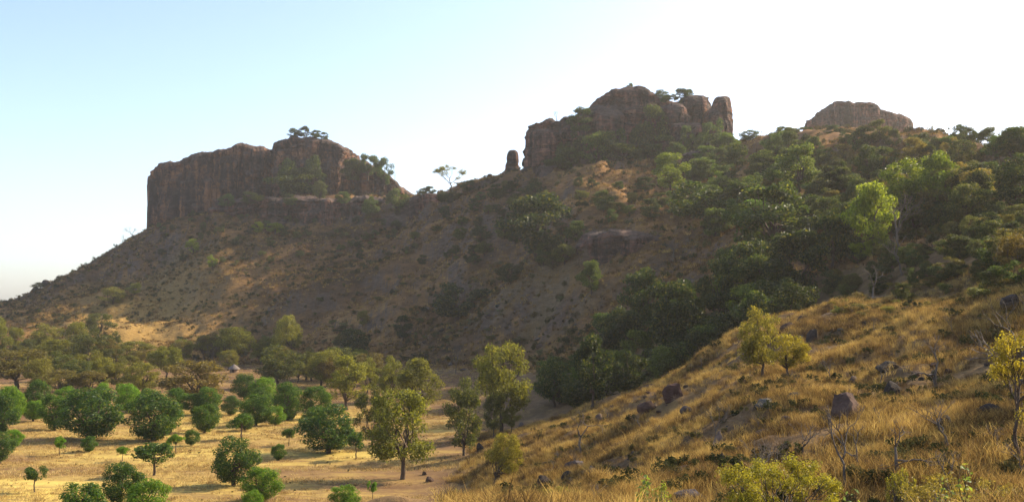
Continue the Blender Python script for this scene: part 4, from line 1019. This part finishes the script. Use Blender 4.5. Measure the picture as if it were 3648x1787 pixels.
for a in [
 (2945,3070,1385,1490,RB,'biggest brown boulder on the right of the golden slope'),(2680,2754,1414,1450,RG,'flat grey slab on the grass left of the biggest boulder'),
 (2358,2432,1355,1416,RB,'split brown boulder on the golden crest'),(2272,2338,1415,1462,RB,'boulder with one lit edge below the split brown one'),
 (2120,2146,1466,1492,RP,'small pinkish boulder on the crest left of the lit edged one'),(2015,2090,1626,1676,RG,'flat grey rocks at the foot of the straight leafless tree'),
 (2535,2570,1515,1600,RP,'upright pale rock standing in the grass'),(2540,2585,1602,1650,RD,'dark rock just below the upright pale rock'),
 (2405,2506,1730,1775,RG,'large grey slab near the bottom edge left of the yellow bush'),(1702,1724,1572,1606,RD,'upright dark boulder at the foot of the tallest tree'),
 (1518,1546,1696,1716,RB,'brown rock lying in the field at the foot of the slope'),(1505,1524,1676,1690,RB,'smaller brown rock behind the one lying in the field'),
 (2780,2836,1140,1172,RB,'reddish boulder on the crest right of the yellow trees'),(2838,2870,1118,1146,RD,'dark boulder on the skyline of the golden crest'),
 (2870,2912,1165,1215,RD,'dark upright boulder below the crest, right of the yellow trees'),(2828,2868,1190,1210,RG,'small flat pale slab left of the dark upright boulder'),
 (3020,3050,1335,1365,RG,'small grey rock above the biggest brown boulder'),(3140,3200,1350,1410,RD,'dark boulder pair right of the biggest brown boulder'),
 (3330,3380,1470,1530,RD,'dark boulder in the shade on the right slope'),(3480,3560,1430,1480,RD,'dark boulder beneath the yellow leaved tree'),
 (2690,2760,1520,1550,RG,'long low grey rock left of the forked leafless tree'),(2770,2810,1478,1510,RG,'round grey rock left below the biggest boulder'),
 (2800,2850,1390,1425,RG,'grey leaning rock left of the biggest boulder top'),(2000,2040,1675,1705,RD,'dark rock below the flat grey rocks'),(2090,2120,1660,1690,RG,'rounded grey rock right below the straight leafless tree'),
 (3120,3190,1280,1320,RD,'dark flat rock below the scree patch'),(2420,2460,1440,1470,RG,'grey rock in the grass right of the lit edged boulder'),
 (1910,1960,1690,1730,RD,'dark rock low on the slope left of the small leafless stem'),(2140,2200,1700,1722,RG,'flat grey rock above the small leafless stem'),
 (3560,3640,1040,1100,RD,'dark rock by the right edge above the leafless branches'),
]: rock(*a, BR)
def scatter_rocks():
    zones = [
      (2960, 3180, 1140, 1290, 60, (10, 26), (RD, RG, RD, RB), 'stone of the dark scree patch right of the yellow trees'),
      (1850, 3600, 1330, 1760, 110, (8, 26), (RD, RG, RG, RB), 'loose stone half hidden in the golden grass'),
      (1500, 2150, 1080, 1420, 60, (8, 26), (RD, RG, RB), 'small dark stone strewn on the open slope left of the gully wood'),
      (3150, 3640, 1300, 1560, 45, (16, 50), (RD, RD, RB), 'dark stone on the shaded right slope'),
    ]
    for x0, x1, y0, y1, n, (s0, s1), cols, lab in zones:
        for _ in range(n):
            x, y = random.uniform(x0, x1), random.uniform(y0, y1)
            if 'golden grass' in lab and y < 1330 + (2100 - x) * 0.45: continue
            s = s0 + (s1 - s0) * random.random() ** 2
            if 'open slope' in lab:
                d = hit(x, y, 120)
                if d is None or kval(x, d)[0] < 4.9: continue
            cc = random.choice(cols)
            o = rock(x - s / 2, x + s / 2, y - s * random.uniform(0.35, 0.7), y, cc, lab, 'loose stones on the slopes')
            if o: auto(o, x, y, s, cname(cc), 'stone')
scatter_rocks()
for x0, x1, yt, yb, lab in ((110, 150, 1008, 1045, 'dark blocky rock on the left slope skyline, lower'), (150, 182, 1000, 1030, 'dark rounded rock on the left slope skyline, upper'),
                            (1230, 1262, 1190, 1215, 'reddish boulder among dark trees at the hill foot'), (1860, 1895, 565, 590, 'dark rock at the left foot of the domed butte')):
    xc = (x0 + x1) / 2; d = 750 if x0 < 400 else (None if x0 < 1500 else 520)
    rock(x0, x1, yt, yb, RP if 'reddish' in lab else RD, lab, 'rocks on the hills', d=d)

# twiggy leafless shrubs on the stony slope, and the trees just outside the frame that shade its right part
def twigs():
    n = 0
    while n < 40:
        x, y = random.uniform(1900, 3640), random.uniform(1180, 1760)
        if y < 1360 + (2100 - x) * 0.35: continue
        p = at_px(x, y); h = random.uniform(0.7, 1.9)
        if p is None or p.y > 150 or p.y < 22: continue
        o = bare('bare_shrub', random.choice(BARE[1:]), p, h * random.uniform(1.0, 1.5), h, random.uniform(0, 6.28), 'x', 'bare shrub', 'leafless shrubs in the golden grass')
        auto(o, x, y, h, 'leafless', 'twiggy shrub'); n += 1
    for i, (x, d, h) in enumerate(((3900,60,7),(4050,75,8),(3960,92,8),(4250,66,7),(4400,84,9),(4150,104,9),(4600,70,8),(4350,118,9),(3850,112,7),(4750,92,8),(4100,48,6))):
        p = at_px(x, 0, d=d)
        plant('hill_tree', HILL[i % 8], p, h * 1.1, h, random.uniform(0, 6.28), vary(OD, 0.2), 'green tree beyond the right edge of the picture shading the stony slope', 'tree', 'trees beyond the right edge')
twigs()

# ------------------------------------------------------------------ stuff: grass, scrub
def tuft_mesh(name, n, h, spread, wd, mat, lean=0.35):
    Vs, Ts, rs = [], [], []; c = 0
    for i in range(n):
        a = RNG.uniform(0, 6.28); q = spread * math.sqrt(RNG.uniform(0, 1)); b = np.array([q * math.cos(a), q * math.sin(a), -0.03])
        ld = RNG.normal(size=2) * lean; hh = h * RNG.uniform(0.55, 1.1); wa = RNG.uniform(0, 6.28); wv = np.array([math.cos(wa), math.sin(wa), 0]) * wd * RNG.uniform(0.7, 1.3)
        m1 = b + [ld[0] * hh * 0.3, ld[1] * hh * 0.3, hh * 0.55]; t = b + [ld[0] * hh, ld[1] * hh, hh]
        Vs += [b - wv, b + wv, m1 - wv * 0.8, m1 + wv * 0.8, t]; Ts += [[c, c + 1, c + 3], [c, c + 3, c + 2], [c + 2, c + 3, c + 4]]; c += 5
        rs += [RNG.uniform()] * 5
    me = np_mesh(name, np.array(Vs), None, np.array(Ts), smooth=False, attrs={'rnd': rs}); me.materials.append(mat); return me
def scrub_mesh(name, mat):
    cl = [((RNG.normal() * 0.25, RNG.normal() * 0.25, RNG.uniform(0.2, 0.6)), RNG.uniform(0.15, 0.3)) for _ in range(6)]
    return leaf_mesh(name, cl, 170, 0.16, mat, 0.2, aspect=0.6, jitter=0.9)
def instancer(name, pts, scl, rotz, idx, protos, label):
    me = bpy.data.meshes.new(name); n = len(pts)
    me.vertices.add(n); me.vertices.foreach_set('co', np.asarray(pts, np.float32).ravel())
    a = me.attributes.new('scl', 'FLOAT', 'POINT'); a.data.foreach_set('value', np.asarray(scl, np.float32))
    rot = np.zeros((n, 3), np.float32); rot[:, 2] = rotz; rot[:, 0] = RNG.normal(size=n) * 0.08
    a = me.attributes.new('rot', 'FLOAT_VECTOR', 'POINT'); a.data.foreach_set('vector', rot.ravel())
    a = me.attributes.new('idx', 'INT', 'POINT'); a.data.foreach_set('value', np.asarray(idx, np.int32))
    o = mesh_obj(name, me)
    pc = bpy.data.collections.new(name + '_kinds')
    for i, pm in enumerate(protos):
        pc.objects.link(bpy.data.objects.new('%s_kind_%02d' % (name, i), pm))
    g = bpy.data.node_groups.new(name + '_scatter', 'GeometryNodeTree')
    g.interface.new_socket('Geometry', in_out='INPUT', socket_type='NodeSocketGeometry'); g.interface.new_socket('Geometry', in_out='OUTPUT', socket_type='NodeSocketGeometry')
    N = lambda t: g.nodes.new(t)
    gi, go, ip, ci, er = N('NodeGroupInput'), N('NodeGroupOutput'), N('GeometryNodeInstanceOnPoints'), N('GeometryNodeCollectionInfo'), N('FunctionNodeEulerToRotation')
    ci.inputs['Collection'].default_value = pc; ci.inputs['Separate Children'].default_value = True; ci.inputs['Reset Children'].default_value = True
    def na(nm, ty):
        x = N('GeometryNodeInputNamedAttribute'); x.data_type = ty; x.inputs['Name'].default_value = nm
        return [s for s in x.outputs if s.enabled and s.name == 'Attribute'][0]
    L = g.links.new
    L(gi.outputs[0], ip.inputs['Points']); L(ci.outputs[0], ip.inputs['Instance']); ip.inputs['Pick Instance'].default_value = True
    L(na('idx', 'INT'), ip.inputs['Instance Index']); L(na('rot', 'FLOAT_VECTOR'), er.inputs[0]); L(er.outputs[0], ip.inputs['Rotation']); L(na('scl', 'FLOAT'), ip.inputs['Scale'])
    L(ip.outputs[0], go.inputs[0])
    md = o.modifiers.new('scatter', 'NODES'); md.node_group = g
    return tag(o, label, 'grass' if 'grass' in name or 'straw' in name else 'scrub', None, 'stuff')
def sample(n, x0, x1, d0, d1, power=1.0):
    """columns even, depth ~ d**power"""
    u = RNG.uniform(0, 1, n); q = power + 1
    d = (d0 ** q + u * (d1 ** q - d0 ** q)) ** (1 / q)
    return RNG.uniform(x0, x1, n), d
def place(px, d, sink=0.0):
    return np.stack([tpx(px) * d, d, terr(px, d) - sink], -1)
def build_grass():
    # golden grass of the near hill
    px, d = sample(112000, 1500, 5200, 14, 190, 0.15)
    k = kval(px, d); X = tpx(px) * d
    clump = fbm(X / 5, d / 5, 0, 3, 51)
    keep = ~((d < 27) & (px > 2550) & (px < 3000)) & (RNG.uniform(0, 1, len(px)) < 0.35 + 0.65 * sstep(14, 45, d)) & (k < 4.55) & (px > 1640 + 70 * fbm(X / 9, d / 9, 0, 2, 5)) & (clump - 0.15 * sstep(2700, 3400, px) > RNG.uniform(-0.95, 0.42, len(px)))
    px, d, clump = px[keep], d[keep], clump[keep]
    protos = [tuft_mesh('tuft', 30, 0.56, 0.34, 0.008, M_GRASS, 0.5) for _ in range(4)]
    scl = RNG.uniform(0.6, 1.25, len(px)) * (1 + 0.35 * clump)
    instancer('dry_grass', place(px, d), scl, RNG.uniform(0, 6.28, len(px)), RNG.integers(0, 4, len(px)), protos, 'tall golden dry grass covering the near slope')
    # brown tussocks of the big hill
    px, d = sample(112000, -300, 4300, 110, 760, 0.6)
    k = kval(px, d); X = tpx(px) * d
    cl = fbm(X / 22, d / 22, 0, 3, 61)
    keep = (k > 4.95) & (k < 8.1) & (cl > RNG.uniform(-0.9, 0.5, len(px)))
    px, d = px[keep], d[keep]
    protos = [tuft_mesh('tussock', 16, 0.7, 0.7, 0.05, M_DRY, 0.4) for _ in range(4)]
    instancer('hillside_grass', place(px, d), RNG.uniform(0.6, 1.4, len(px)) * (0.75 + d / 900), RNG.uniform(0, 6.28, len(px)), RNG.integers(0, 4, len(px)), protos, 'short brown dry grass over the big hillside')
    # scrub of the big hill
    px, d = sample(40000, -300, 4300, 110, 760, 0.8)
    k = kval(px, d); X = tpx(px) * d
    cl = fbm(X / 30, d / 30, 0, 3, 71) + 0.35 * sstep(6.6, 7.8, k) + 0.25 * sstep(1900, 2600, px)
    sunny = np.exp(-((px - 450) / 260.0) ** 2) * (1 - sstep(6.0, 6.6, k))
    cl = cl + 0.8 * fbm(X / 9, d / 9, 0, 2, 73)
    keep = (k > 5.1) & (k < 8.15) & (cl - sunny > RNG.uniform(-0.3, 0.75, len(px)))
    px, d = px[keep], d[keep]
    protos = [scrub_mesh('scrub_bush', M_SCRUB) for _ in range(8)]
    instancer('hillside_scrub', place(px, d), 0.5 + 2.6 * RNG.uniform(0, 1, len(px)) ** 2.2, RNG.uniform(0, 6.28, len(px)), RNG.integers(0, 8, len(px)), protos, 'low dark scrub scattered over the big hillside')
    # straw stubble of the field
    px, d = sample(60000, -400, 1750, 112, 440, 0.3)
    k = kval(px, d); X = tpx(px) * d
    cl = fbm(X / 14, d / 5, 0, 3, 81) + 0.5 * np.exp(-((X + 55) / 40.0) ** 2)
    keep = (k > 2.7) & (k < 5.1) & (cl > RNG.uniform(-0.4, 0.8, len(px)))
    px, d = px[keep], d[keep]
    protos = [tuft_mesh('stubble', 14, 0.32, 0.5, 0.02, M_STRAW, 0.8) for _ in range(3)]
    instancer('field_straw', place(px, d), RNG.uniform(0.6, 1.5, len(px)), RNG.uniform(0, 6.28, len(px)), RNG.integers(0, 3, len(px)), protos, 'short straw stubble lying over the field')
    px, d = sample(5000, -400, 1700, 115, 430, 0.2)
    k = kval(px, d); X = tpx(px) * d
    keep = (k > 2.7) & (k < 5.1) & (fbm(X / 18, d / 18, 0, 2, 195) > RNG.uniform(-0.3, 1.0, len(px)))
    px, d = px[keep], d[keep]
    protos = [scrub_mesh('weed', M_SCRUB) for _ in range(4)]
    instancer('field_weeds', place(px, d), RNG.uniform(0.12, 0.42, len(px)), RNG.uniform(0, 6.28, len(px)), RNG.integers(0, 4, len(px)), protos, 'small green brown weeds dotted over the field')
    # shrubby growth in the near grass
    px, d = sample(3200, 1650, 3800, 26, 150, 0.4)
    k = kval(px, d); X = tpx(px) * d
    keep = (k < 4.3) & (px > 1700) & (fbm(X / 8, d / 8, 0, 2, 95) + 0.5 * sstep(2900, 3500, px) > RNG.uniform(-0.2, 0.9, len(px)))
    px, d = px[keep], d[keep]
    protos = [scrub_mesh('low_bush', M_SCRUB) for _ in range(4)]
    instancer('low_scrub', place(px, d), RNG.uniform(0.35, 1.0, len(px)), RNG.uniform(0, 6.28, len(px)), RNG.integers(0, 4, len(px)), protos, 'low dry scrub between the grass of the near slope')
build_grass()

# ------------------------------------------------------------------ air
def haze():
    me = np_mesh('haze', [(-4600, -4600, -6), (4600, -4600, -6), (4600, 4600, -6), (-4600, 4600, -6), (-4600, -4600, 165), (4600, -4600, 165), (4600, 4600, 165), (-4600, 4600, 165)],
                 [[3, 2, 1, 0], [4, 5, 6, 7], [0, 1, 5, 4], [1, 2, 6, 5], [2, 3, 7, 6], [3, 0, 4, 7]], smooth=False)
    b = NB('dusty_air'); v = b.n('ShaderNodeVolumePrincipled')
    v.inputs['Color'].default_value = (1.0, 0.96, 0.90, 1); v.inputs['Density'].default_value = 0.00010; v.inputs['Anisotropy'].default_value = 0.45
    b.t.links.new(v.outputs[0], b.out.inputs['Volume'])
    tag(mesh_obj('haze', me, b.m), 'thin dusty haze filling the valley', 'haze', None, 'stuff')
haze()
finish_labels()
finish_labels()
